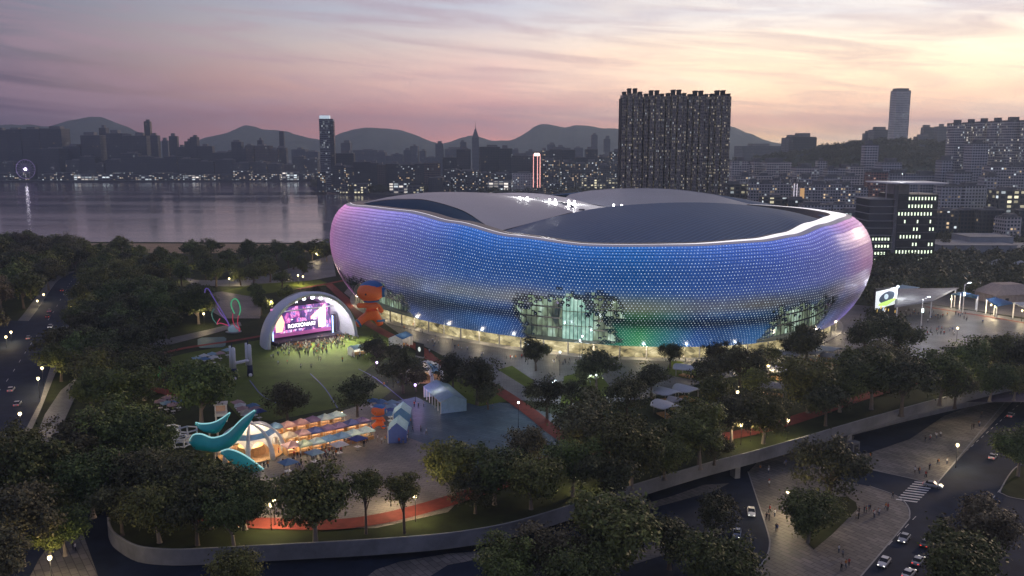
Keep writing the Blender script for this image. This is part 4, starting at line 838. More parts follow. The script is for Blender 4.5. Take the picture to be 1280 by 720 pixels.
# the office building beside the stadium
def office():
    y = 600; t = empty('office_building', D(1128, 331, y)); t.location.z = 0
    tag(t, 'dark glass office building with lit windows and a floating white roof slab', 'building')
    x = lambda px: D(px, 280, y)[0] - t.location.x
    z = lambda py: D(1128, py, y)[2]
    dark = mat('office_dark_wall', (.028, .03, .036), .35, spec=.5); gl = mat('office_glass', (.06, .075, .095), .12, .3, var=.2, scale=.1)
    slabm = M['concrete']; lit = glow('office_lit_window', (.85, 1.0, .72), 1.15)
    x0, xm, x1 = x(1084.5), x(1117), x(1170.5); h0, h1 = z(249), z(243)
    b = MB(); b.box(((xm + x1) / 2, 14, 0), (x1 - xm, 28, h1)); b.build('main_volume', dark, t)
    b = MB(); b.box(((x0 + xm) / 2 - .2, 12, 0), (xm - x0 - 1.5, 24, h0)); b.build('glass_volume', gl, t)
    b = MB(); b.box((xm, -.6, 0), (2.2, 2.4, h1 + 6)); b.build('stair_shaft', M['dark_concrete'], t)
    n = 10
    for k in range(n):
        zz = h0 * (k + 1) / n - .25; b = MB(); b.box(((x0 + xm) / 2 - .5, 11, zz), (xm - x0, 26, .5)); b.build('ledge', slabm, t)
    for k in range(9):
        zz = h1 * (k + 1) / 10; b = MB(); b.box(((xm + x1) / 2 + 1.2, -.15, zz), (x1 - xm - 2.6, .3, .35)); b.build('sill', M['dark_concrete'], t)
    r = random.Random(9); wi = (x1 - xm - 3) / 12
    for k in range(10):
        run = r.sample(range(12), r.choice([6, 7, 8, 9])) if k not in (3, 4, 6) else r.sample(range(12), 3)
        a0 = r.randint(0, 3); a1 = r.randint(8, 12)
        for c in range(12):
            if k in (3,): ok = c in (2, 6, 10)
            elif k in (4, 6): ok = c in (5, 6, 10, 11)
            else: ok = a0 <= c < a1
            if not ok: continue
            b = MB(); b.box((xm + 2 + wi * (c + .5), -.06, h1 * (9 - k) / 10 + 1.3), (wi * .36, .12, h1 / 10 * .42)); b.build('lit_window', lit, t)
    for k in range(5):
        for c in range(7):
            if r.random() < .25: continue
            b = MB(); b.box((x0 + 1.2 + (xm - x0 - 3) / 7 * (c + .5), -.1, h0 * k / 10 + 1.2), (1.0, .12, h0 / 10 * .36)); b.build('lit_window', lit, t)
    b = MB(); b.box((x(1128), 12, h0), (x(1142) - x(1122), 14, z(231) - h0)); b.build('roof_core', M['concrete'], t)
    b = MB(); zz = z(229.5); xa, xb = x(1096), x(1174); b.prism([(xa, 24), (xa + 6, -6), (xb, -9), (xb, 26)][::1], zz, zz + .9); b.build('roof_slab', M['white_paint'], t)
    b = MB(); b.tube([(x(1130), 8, zz + .8), (x(1130), 8, zz + 6)], .12, 6); rl = b.build('added_roof_lamp', M['steel'], t); b = MB(); b.sphere((x(1130), 8, zz + 6.2), .3, 8, 6); b.build('added_globe', glow('added_roof_lamp_globe', (1, .97, .9), 3), rl)  # added lamp on a post, put here to brighten the roof slab
    ld = bpy.data.lights.new('added_roof_light', 'POINT'); ld.energy = 2600; ld.shadow_soft_size = .3; lo = bpy.data.objects.new('added_roof_light', ld); COL.objects.link(lo); lo.parent = rl; lo.location = (x(1130), 8, zz + 6.8)
    for px in (1106, 1118, 1146, 1168): b = MB(); b.tube([(x(px), 1, h0 - 1), (x(px), 1, zz)], .3, 6); b.build('roof_post', M['steel'], t)
office()
# white hall and sheds beyond the wood on the right
def white_hall():
    p = D(1220, 300, 690); t = empty('exhibition_hall', (p[0], p[1], 0)); tag(t, 'low pale grey hall with stepped flat roofs beyond the trees', 'building')
    for dx, dy, w, d, h in ((-8, 0, 58, 40, 9), (14, 18, 34, 30, 13), (34, -6, 36, 34, 7.5)):
        b = MB(); b.box((dx, dy, 0), (w, d, h)); b.build('wing', mat('hall_wall', (.34, .36, .39), .7, var=.15, scale=.05), t)
        b = MB(); b.box((dx, dy, h), (w + 1, d + 1, .5)); b.build('roof', M['concrete'], t)
white_hall()

# ------------------------------------------------------------------ the evening air
def air():
    m = bpy.data.materials.new('evening_air'); m.use_nodes = True; nt = m.node_tree; nt.nodes.clear(); o = nt.nodes.new("ShaderNodeOutputMaterial"); v = nt.nodes.new("ShaderNodeVolumePrincipled")
    v.inputs["Color"].default_value = (.58, .75, 1.0, 1); v.inputs["Density"].default_value = 0.00013; v.inputs["Anisotropy"].default_value = 0.5; nt.links.new(v.outputs[0], o.inputs["Volume"])
    b = MB(); b.v = [(x, y, z) for z in (-12, 330) for x, y in ((-9000, -60), (9000, -60), (9000, 8200), (-9000, 8200))]; b.f = [(0, 3, 2, 1), (4, 5, 6, 7), (0, 1, 5, 4), (1, 2, 6, 5), (2, 3, 7, 6), (3, 0, 4, 7)]; b.m = [0] * 6
    stuff(b.build('haze', m))
air()
# ------------------------------------------------------------------ trees
def leaf_mat(name, c, var=.6):
    m, nt, b = _nt(name); N, L = nt.nodes, nt.links
    at = N.new("ShaderNodeAttribute"); at.attribute_name = "leaf"; oi = N.new("ShaderNodeObjectInfo")
    r = N.new("ShaderNodeMix"); r.data_type = 'RGBA'; L.new(at.outputs["Fac"], r.inputs[0])
    r.inputs[6].default_value = (*[x * (1 - var) for x in c], 1); r.inputs[7].default_value = (c[0] * (1 + var) + .012, c[1] * (1 + var), c[2] * (1 + var * .4), 1)
    h = N.new("ShaderNodeHueSaturation"); L.new(r.outputs[2], h.inputs["Color"])
    mr = N.new("ShaderNodeMapRange"); mr.inputs[3].default_value = .465; mr.inputs[4].default_value = .535; L.new(oi.outputs["Random"], mr.inputs[0]); L.new(mr.outputs[0], h.inputs["Hue"])
    mv = N.new("ShaderNodeMapRange"); mv.inputs[3].default_value = .6; mv.inputs[4].default_value = 1.35
    ml = N.new("ShaderNodeMath"); ml.operation = 'FRACT'; mm = N.new("ShaderNodeMath"); mm.operation = 'MULTIPLY'; mm.inputs[1].default_value = 17.3; L.new(oi.outputs["Random"], mm.inputs[0]); L.new(mm.outputs[0], ml.inputs[0]); L.new(ml.outputs[0], mv.inputs[0]); L.new(mv.outputs[0], h.inputs["Value"])
    L.new(h.outputs[0], b.inputs["Base Color"]); b.inputs["Roughness"].default_value = .55; b.inputs["Specular IOR Level"].default_value = .25
    return m
M['leaf'] = leaf_mat('olive_leaves', (.112, .14, .045)); M['leaf_dark'] = leaf_mat('dark_leaves', (.068, .078, .038)); M['leaf_grey'] = leaf_mat('grey_green_leaves', (.12, .115, .07))
M['bark'] = mat('bark', (.14, .11, .085), .9, var=.4, scale=3)
M['flat_bark'] = mat('pale_bark', (.24, .2, .17), .9, var=.3, scale=3)
def make_crown(seed, n, lobes, wide=1.0, z0=.34, z1=1.0, leaf=.03, flatness=1.0, open_=False):
    """leaves of a tree one unit wide: clumps spread through uneven lobes round the limbs' ends"""
    r = np.random.default_rng(seed); L = []
    zc = (z0 + z1) / 2; rz = (z1 - z0) / 2
    for k in range(lobes):
        d = r.normal(size=3); d /= np.linalg.norm(d); d[2] = d[2] * .8 + .15; q = r.uniform(.35, .78) if k > 2 else r.uniform(0, .35)
        c = np.array([d[0] * .5 * q * wide, d[1] * .5 * q * wide, zc + d[2] * rz * q]); rad = r.uniform(.13, .24) * (1.15 if not open_ else .8)
        L.append((c, rad))
    tips = L
    per = n // lobes; P, Nn, A = [], [], []
    for c, rad in L:
        # each lobe is made of smaller sprays
        ns = max(5, int(per / 34)); u = r.normal(size=(ns, 3)); u /= np.linalg.norm(u, axis=1)[:, None]; sp_ = c + u * (rad * r.uniform(.55, 1.05, size=(ns, 1))) * np.array([1, 1, .8])
        for s_ in sp_:
            m = per // ns; p = s_ + r.normal(size=(m, 3)) * rad * .23 * np.array([1, 1, .7]); P.append(p); d = p - c; d /= np.linalg.norm(d, axis=1)[:, None] + 1e-6
            Nn.append(d * .6 + np.array([0, 0, .5]) + r.normal(size=(m, 3)) * .55); A.append(np.clip(r.normal(.5, .17) + r.normal(0, .2, size=m), 0, 1))
    P = np.concatenate(P); Nn = np.concatenate(Nn); A = np.concatenate(A); Nn /= np.linalg.norm(Nn, axis=1)[:, None]
    P[:, 2] = np.maximum(P[:, 2], z0 * .8)
    a = np.cross(Nn, r.normal(size=P.shape)); a /= np.linalg.norm(a, axis=1)[:, None]; b_ = np.cross(Nn, a)
    s_ = leaf * r.uniform(.6, 1.35, size=(len(P), 1)); 
    V = np.stack([P - a * s_, P - b_ * s_ * .62, P + a * s_ * 1.05, P + b_ * s_ * .62], 1).reshape(-1, 3)
    me = bpy.data.meshes.new("crown"); k = len(P); me.vertices.add(4 * k); me.vertices.foreach_set("co", V.ravel())
    me.loops.add(4 * k); me.loops.foreach_set("vertex_index", np.arange(4 * k)); me.polygons.add(k); me.polygons.foreach_set("loop_start", np.arange(k) * 4)
    me.update(calc_edges=True)
    at = me.attributes.new("leaf", 'FLOAT', 'FACE'); at.data.foreach_set("value", A.astype(np.float32))
    return me, tips
def make_trunk(seed, tips, h=.5, r0=.03, bark='bark'):
    r = random.Random(seed); b = MB(); lean = (r.uniform(-.03, .03), r.uniform(-.03, .03))
    b.tube([(0, 0, -.03), (0, 0, .02), (lean[0] * .4, lean[1] * .4, h * .45), (lean[0], lean[1], h * .8), (lean[0] * 1.4, lean[1] * 1.4, h * 1.25)], [r0 * 1.7, r0 * 1.1, r0 * .85, r0 * .7, r0 * .35], 8)
    for c, rad in tips[:9]:
        z = h * r.uniform(.5, .85); f = z / (h * .8)
        b.tube([(lean[0] * f, lean[1] * f, z), (c[0] * .5 + lean[0] * .5, c[1] * .5 + lean[1] * .5, z + (c[2] - z) * .62), tuple(c)], [r0 * .5, r0 * .32, r0 * .12], 5)
    return b.build_mesh("trunk", M[bark])
KIND = {}
def kind(key, seed, n, lobes, z0, z1, leaf, mt, h, r0, wide=1.0, bark='bark', open_=False):
    me, tips = make_crown(seed, n, lobes, wide, z0, z1, leaf, open_=open_); me.materials.append(M[mt]); KIND.setdefault(key, []).append((me, make_trunk(seed, tips, h, r0, bark)))
for s_ in range(3): kind('broad', 20 + s_, 11000, 17, .2, .92, .0205, 'leaf', .36, .03, bark='flat_bark')
for s_ in range(2): kind('grey', 40 + s_, 11000, 15, .24, 1.0, .0195, 'leaf_grey', .40, .028, bark='flat_bark')
for s_ in range(2): kind('tall', 60 + s_, 7500, 13, .55, 1.35, .018, 'leaf', .75, .026, wide=.95, open_=True)
for s_ in range(2): kind('dark', 80 + s_, 7000, 13, .22, .95, .021, 'leaf_dark', .4, .03)
for s_ in range(2): kind('park', 90 + s_, 4200, 12, .2, .88, .026, 'leaf', .38, .03)
for s_ in range(1): kind('park_dark', 95 + s_, 4200, 12, .2, .88, .026, 'leaf_dark', .38, .03)
TREES = []
def put_tree(base, w, key, zs=1.0, zone=''):
    r = RNG; k = r.randrange(len(KIND[key])); crown, trunk = KIND[key][k]
    t = empty('tree', base, r.uniform(0, 6.28), (w, w, w * zs * r.uniform(.92, 1.08)))
    link('crown', crown, t); link('trunk', trunk, t); TREES.append((zone, base, key, t, w)); return t
def tree(px, py, wpx, key, zone, low=False, zs=1.0, cz=.6):
    """crown centre and crown width in photograph pixels"""
    f = (lambda p, q, z: GL(p, q, z)) if low else G
    z = 6.0; w = 10
    for _ in range(8):
        p = f(px, py, z); w = wpx * 1.16 * p[1] / FPX; z = w * zs * (cz if key != 'tall' else .95)
    base = (p[0], p[1], low_z(p[0]) if low else 0.0); return put_tree(base, w, key, zs, zone)
for q in [(30, 582, 92, 'broad'), (-12, 590, 80, 'grey'), (22, 640, 104, 'grey'), (72, 612, 60, 'broad'), (78, 652, 66, 'broad'), (-5, 690, 90, 'grey'), (60, 668, 50, 'broad'), (18, 556, 60, 'broad')]: tree(*q, 'west corner')
for q in [(96, 545, 84, 'dark'), (146, 532, 84, 'broad'), (186, 548, 70, 'broad'), (112, 592, 84, 'broad'), (166, 592, 84, 'dark'), (216, 598, 84, 'grey'), (262, 606, 88, 'broad'), (304, 612, 80, 'broad'), (196, 626, 84, 'broad'), (244, 632, 80, 'dark'), (150, 628, 66, 'dark'), (290, 640, 70, 'broad')]: tree(*q, 'southwest belt')
for q in [(392, 618, 98, 'broad'), (456, 606, 62, 'tall'), (504, 606, 62, 'tall'), (566, 572, 76, 'broad'), (618, 580, 80, 'broad'), (594, 604, 60, 'dark'), (660, 552, 60, 'grey'), (664, 590, 74, 'broad'), (736, 536, 84, 'grey'), (716, 576, 70, 'broad'), (790, 556, 84, 'broad'), (756, 590, 66, 'dark'), (832, 560, 60, 'broad')]: tree(*q, 'south belt')
for q in [(876, 530, 84, 'broad'), (846, 546, 56, 'broad'), (916, 512, 66, 'grey'), (956, 512, 66, 'broad'), (894, 552, 44, 'dark'), (1012, 470, 72, 'broad'), (1052, 476, 60, 'broad'), (1034, 496, 56, 'dark'), (1092, 466, 70, 'broad'), (1130, 470, 74, 'dark'), (1178, 462, 66, 'broad'), (1216, 446, 62, 'broad'), (1256, 440, 56, 'broad'), (1288, 446, 60, 'dark'), (1120, 452, 56, 'grey'), (1240, 468, 50, 'broad'), (1196, 478, 48, 'dark'), (1270, 470, 44, 'broad')]: tree(*q, 'east belt')
for q in [(760, 652, 128, 'broad'), (692, 684, 90, 'grey'), (636, 702, 84, 'broad'), (838, 664, 78, 'dark'), (896, 636, 62, 'dark'), (904, 706, 104, 'broad'), (1012, 634, 72, 'broad'), (1040, 580, 84, 'dark'), (1194, 690, 106, 'broad'), (1234, 650, 92, 'grey'), (1276, 556, 62, 'broad'), (288, 718, 70, 'broad'), (720, 712, 90, 'broad')]: tree(*q, 'street', True)
for q in [(670, 436, 42, 'park_dark'), (746, 454, 58, 'dark'), (838, 438, 34, 'park_dark'), (888, 458, 50, 'dark'), (896, 438, 36, 'park_dark'), (684, 490, 52, 'dark'), (784, 488, 56, 'dark'), (745, 500, 50, 'park'), (596, 466, 62, 'dark'), (566, 458, 48, 'dark'), (610, 486, 40, 'dark'), (503, 456, 54, 'dark'), (470, 434, 40, 'dark'), (494, 438, 34, 'park_dark'), (446, 486, 54, 'dark'), (358, 494, 54, 'dark'), (249, 480, 76, 'broad'), (815, 468, 46, 'dark'), (926, 446, 58, 'dark'), (962, 444, 34, 'dark'), (1010, 420, 56, 'dark'), (992, 428, 36, 'park_dark'), (1082, 414, 46, 'dark'), (1120, 416, 60, 'dark'), (1102, 402, 46, 'park_dark'), (940, 472, 42, 'park'), (895, 482, 56, 'park'), (1062, 446, 46, 'park'), (714, 486, 36, 'park_dark'), (520, 470, 30, 'park_dark')]: tree(*q, 'park')
for q in [(122, 309, 22), (144, 306, 30), (134, 316, 26), (160, 311, 24), (176, 310, 20), (15, 306, 26), (35, 307, 26), (50, 309, 20), (199, 318, 28), (211, 328, 32), (196, 328, 30), (222, 322, 26), (241, 308, 30), (264, 304, 26), (254, 317, 30), (283, 315, 24), (269, 334, 36), (256, 330, 28), (309, 310, 22), (226, 338, 28), (310, 310, 30), (324, 315, 28), (345, 307, 28), (360, 316, 28), (316, 336, 34), (337, 331, 32), (352, 342, 26), (366, 318, 28), (390, 306, 28), (403, 304, 26), (378, 330, 26), (290, 326, 28), (300, 338, 28), (322, 362, 24), (357, 364, 24), (398, 364, 24), (326, 376, 26), (408, 312, 22), (330, 322, 28), (376, 308, 22)]: tree(*q, 'park', 'beach side')
# the wood west of the lawn, filled evenly
def fill(poly, gap, wr, keys, zone, seed, avoid=(), z=0.0):
    r = random.Random(seed); P = [G(*p)[:2] for p in poly]; av = [[G(*p)[:2] for p in q] for q in avoid]
    def inside(p, Q):
        c = False
        for i in range(len(Q)):
            a, b_ = Q[i], Q[i - 1]
            if (a[1] > p[1]) != (b_[1] > p[1]) and p[0] < (b_[0] - a[0]) * (p[1] - a[1]) / (b_[1] - a[1]) + a[0]: c = not c
        return c
    xs, ys = [p[0] for p in P], [p[1] for p in P]; got = []
    for _ in range(6000):
        p = (r.uniform(min(xs), max(xs)), r.uniform(min(ys), max(ys)))
        if not inside(p, P) or any(inside(p, q) for q in av): continue
        if any(math.hypot(p[0] - g[0], p[1] - g[1]) < gap for g in got): continue
        got.append(p)
    for p in got: put_tree((p[0], p[1], z), r.uniform(*wr), r.choice(keys), 1.0, zone)
ROADKEEP = [(-40, 560), (30, 440), (70, 375), (84, 352), (112, 342), (112, 350), (96, 366), (80, 400), (64, 440), (52, 500), (0, 640)]
fill([(92, 490), (62, 470), (88, 420), (108, 375), (120, 350), (130, 330), (180, 335), (205, 385), (240, 385), (262, 400), (240, 412), (160, 440), (140, 470)], 12.5, (15, 20), ['broad', 'park', 'park', 'park_dark'], 'west wood', 4, [ROADKEEP, [(98, 474), (112, 476), (92, 505), (70, 560), (40, 560), (76, 490)]])
fill([(160, 440), (130, 480), (100, 500), (108, 530), (180, 525), (196, 500), (185, 470), (185, 452)], 12, (15, 19), ['broad', 'dark'], 'west wood', 6)
fill([(-60, 310), (60, 318), (100, 326), (125, 334), (108, 338), (84, 345), (52, 372), (10, 412), (-30, 445), (-80, 460)], 17, (18, 25), ['park', 'park', 'park_dark', 'grey'], 'road wood', 8, [ROADKEEP])
# one label for each tree: its zone and its place in it
ZL = {'west corner': ('in the corner clump below the western path', 'trees in the western corner'), 'southwest belt': ('in the belt left of the red track', 'trees of the southwest belt'), 'south belt': ('along the track above the curved wall', 'trees along the south track'), 'east belt': ('above the high end of the curved wall', 'trees of the east belt'), 'street': ('rising from the street below the wall', 'street trees below the deck wall'), 'park': ('between lawn, stadium and canopies', 'trees in the park by the stadium'), 'beach side': ('in the groves towards the beach', 'trees near the beach'), 'west wood': ('in the wood between road and lawn', 'trees of the west wood'), 'road wood': ('in the wood across the road', 'trees across the road')}
KL = {'broad': 'bushy olive tree', 'grey': 'grey-green rounded tree', 'tall': 'tall open tree', 'dark': 'dark dense tree', 'park': 'small olive tree', 'park_dark': 'small dark tree'}
for zname in ZL:
    Z_ = [q for q in TREES if q[0] == zname]; Z_.sort(key=lambda q: float(project(q[1])[0]))
    for i, (zn, base, key, t, w) in enumerate(Z_): tag(t, f"{KL[key]} {ZL[zname][0]}, {nth(i)} from left", 'tree', ZL[zname][1])
# treed slopes and shore seen as one mass
def mass(name, pts, key, smin, smax, seed):
    r = random.Random(seed); P = []
    src = KIND[key][0][0]; n = len(src.vertices); co = np.empty(n * 3); src.vertices.foreach_get("co", co); co = co.reshape(-1, 4, 3)[::5]
    for p in pts:
        s_ = r.uniform(smin, smax); a = r.uniform(0, 6.28); ca, sa = math.cos(a), math.sin(a); c = co.mean(1, keepdims=True); q = c + (co - c) * 1.9
        x = q[..., 0] * ca - q[..., 1] * sa; y = q[..., 0] * sa + q[..., 1] * ca; P.append(np.stack([x * s_ + p[0], y * s_ + p[1], (q[..., 2] - .12) * s_ + p[2]], -1))
    V = np.concatenate(P).reshape(-1, 3); k = len(V) // 4
    me = bpy.data.meshes.new(name); me.vertices.add(4 * k); me.vertices.foreach_set("co", V.ravel()); me.loops.add(4 * k); me.loops.foreach_set("vertex_index", np.arange(4 * k)); me.polygons.add(k); me.polygons.foreach_set("loop_start", np.arange(k) * 4); me.update(calc_edges=True)
    at = me.attributes.new("leaf", 'FLOAT', 'FACE'); at.data.foreach_set("value", np.random.default_rng(seed).random(k).astype(np.float32)); me.materials.append(M['leaf_dark']); return stuff(link(name, me))
r = random.Random(2)
hill = [o for o in COL.objects if o.name.startswith('hill')][0]; hv = [v.co for v in hill.data.vertices if v.co.z > 6 and v.co.y < 1720]
mass('hillside_wood', [tuple(hv[r.randrange(len(hv))] + Vector((r.uniform(-12, 12), r.uniform(-25, 25), -2))) for _ in range(700)], 'park', 16, 26, 3)
sp_ = smooth_line([G(*p) for p in [(389, 232), (400, 235), (424, 238), (452, 240.5), (490, 240.5), (530, 240), (560, 240)]], 14)
mass('shore_trees', [(p[0] + r.uniform(-4, 4), p[1] + r.uniform(6, 30), -1) for p in sp_], 'park', 14, 22, 5)
ne = [(D(px, 340, y)[0], y, 0) for px, y in [(r.uniform(1085, 1300), r.uniform(455, 640)) for _ in range(170)] if not (px > 1110 and y < 500 - (0 if px < 1200 else 12))]
mass('east_wood', ne, 'park', 13, 20, 9)
mass('city_trees', [(D(px, 262, y)[0], y, -1) for px, y in [(r.uniform(1000, 1290), r.uniform(690, 830)) for _ in range(70)] + [(r.uniform(600, 790), r.uniform(1480, 1600)) for _ in range(50)]], 'park', 12, 20, 7)
# ------------------------------------------------------------------ lamps
M['lamp_warm'] = glow('warm_lamp_globe', (1.0, .78, .42), 3.2)
M['lamp_white'] = glow('white_lamp_globe', (.75, .9, 1.0), 3.5)
M['lamp_violet'] = glow('violet_lamp_globe', (.66, .5, 1.0), 3.5)
def lamp(px, py, h, label, group, key='lamp_warm', power=2100, r=.5, low=False, arm=False):
    p = GL(px, py, h) if low else G(px, py, h); base = (p[0], p[1], low_z(p[0]) if low else 0.0)
    t = empty('street_lamp', base, RNG.uniform(0, 6)); tag(t, label, 'lamp', group)
    b = MB(); b.tube([(0, 0, 0), (0, 0, .6), (0, 0, .62), (0, 0, h - r * .8)], [.16, .15, .09, .06], 8); b.build('pole', M['dark_metal'], t)
    b = MB(); b.sphere((0, 0, h), r, 12, 8); b.build('globe', M[key], t, True)
    b = MB(); b.tube([(0, 0, h + r * .8), (0, 0, h + r * 1.15)], [r * .5, r * .12], 8); b.build('cap', M['dark_metal'], t)
    ld = bpy.data.lights.new('lamp_light', 'POINT'); ld.energy = power; ld.shadow_soft_size = r; ld.color = {'lamp_warm': (1, .78, .45), 'lamp_white': (.8, .9, 1), 'lamp_violet': (.65, .45, 1)}[key]
    lo = bpy.data.objects.new('lamp_light', ld); COL.objects.link(lo); lo.parent = t; lo.location = (0, 0, h - r - .25); return t
def lamps(pts, h, what, where, group, **kw):
    for i, q in enumerate(sorted(pts)): lamp(q[0], q[1], h, f"{what} {where}, {nth(i)} from left", group, **kw)
lamps([(54.5, 368), (46.6, 376), (13.7, 415), (7.3, 421)], 5, 'warm globe lamp', 'on the far pavement of the western road', 'lamps of the far road pavement', power=1100)
lamps([(88, 392), (52.5, 460), (47.5, 473), (24.8, 517), (106, 356)], 7, 'warm globe lamp', 'along the near side of the western road', 'lamps along the near road side', power=1800, r=.5)
lamps([(170, 319), (229, 340.5), (286.5, 348), (297, 344), (372.5, 344), (378.6, 345.5), (395.5, 317)], 6, 'warm globe lamp', 'on the paths towards the beach', 'lamps of the beach paths', power=2100)
lamps([(254.5, 392), (339, 377), (177, 526), (152, 487)], 6.5, 'pale globe lamp', 'round the west end of the lawn', 'lamps round the lawn', power=2100)
lamps([(338, 631), (342.5, 626), (488, 603), (519, 621), (727, 586)], 6, 'warm globe lamp', 'beside the red track above the wall', 'lamps beside the south track', power=2000, r=.42)
lamps([(927, 531), (939, 527), (922, 490), (948, 457), (960.5, 457), (985, 615 - 90), (1197, 556 - 78)], 6, 'warm globe lamp', 'among the trees east of the canopies', 'lamps of the east belt', power=1600)
lamps([(690, 478), (694, 476), (687, 486), (738, 468), (745, 469), (648, 503), (657, 428), (660, 431)], 8, 'cold white globe lamp', 'on the forecourt before the stadium', 'cold white forecourt lamps', key='lamp_white', power=700, r=.34)
lamps([(725, 425), (728, 420), (888, 424), (893, 421), (700, 440)], 9, 'cold white mast lamp', 'close to the stadium foot', 'mast lamps at the stadium foot', key='lamp_white', power=600, r=.36)
lamps([(471, 453), (491, 464), (519, 481)], 6, 'violet globe lamp', 'beside the tents on the lawn edge', 'violet lamps beside the lawn', key='lamp_violet', power=1500, r=.4)
lamps([(62, 697), (985, 615), (1197, 556)], 7, 'bright warm globe lamp', 'on the tiled street plazas below the park', 'lamps of the street plazas', low=True, power=2400, r=.45)
lamps([(1189, 374), (1239, 381), (1244, 383), (1278, 388)], 5.5, 'warm globe lamp', 'under the fabric canopies of the open square', 'lamps under the square canopies', power=2100, r=.4)
lamps([(1197, 430 - 20), (1229, 456)], 6, 'pale lamp', 'in the trees at the edge of the open square', 'lamps at the square edge', power=1100)
def mast(px, py, h, lab):
    p = G(px, py, 0); t = empty('lamp_mast', p, .4); tag(t, lab, 'lamp', 'tall masts of the open square')
    b = MB(); b.tube([(0, 0, 0), (0, 0, h)], [.28, .18], 10); b.build('pole', M['white_paint'], t)
    b = MB(); b.tube([(0, 0, h - .2), (1.5, 0, h + .5), (3.4, 0, h + .9)], [.16, .12, .1], 8); b.build('arm', M['white_paint'], t)
    b = MB(); b.box((3.4, 0, h + .55), (1.6, .6, .35)); b.build('lamp_head', M['lamp_white'], t)
    b = MB(); b.box((0, -.3, h * .62), (.9, .5, 1.7)); b.build('signal_box', glow('mast_box_light', (.8, 1, .95), 2.0), t)
    ld = bpy.data.lights.new('mast_light', 'POINT'); ld.energy = 5000; ld.shadow_soft_size = .5; ld.color = (.95, .95, 1); lo = bpy.data.objects.new('mast_light', ld); COL.objects.link(lo); lo.parent = t; lo.location = (3.4, 0, h - .2)
mast(1150.5, 417, 16, 'white mast with a lit arm standing in the open square'); mast(1203, 392, 15, 'white mast between two fabric canopies of the square')

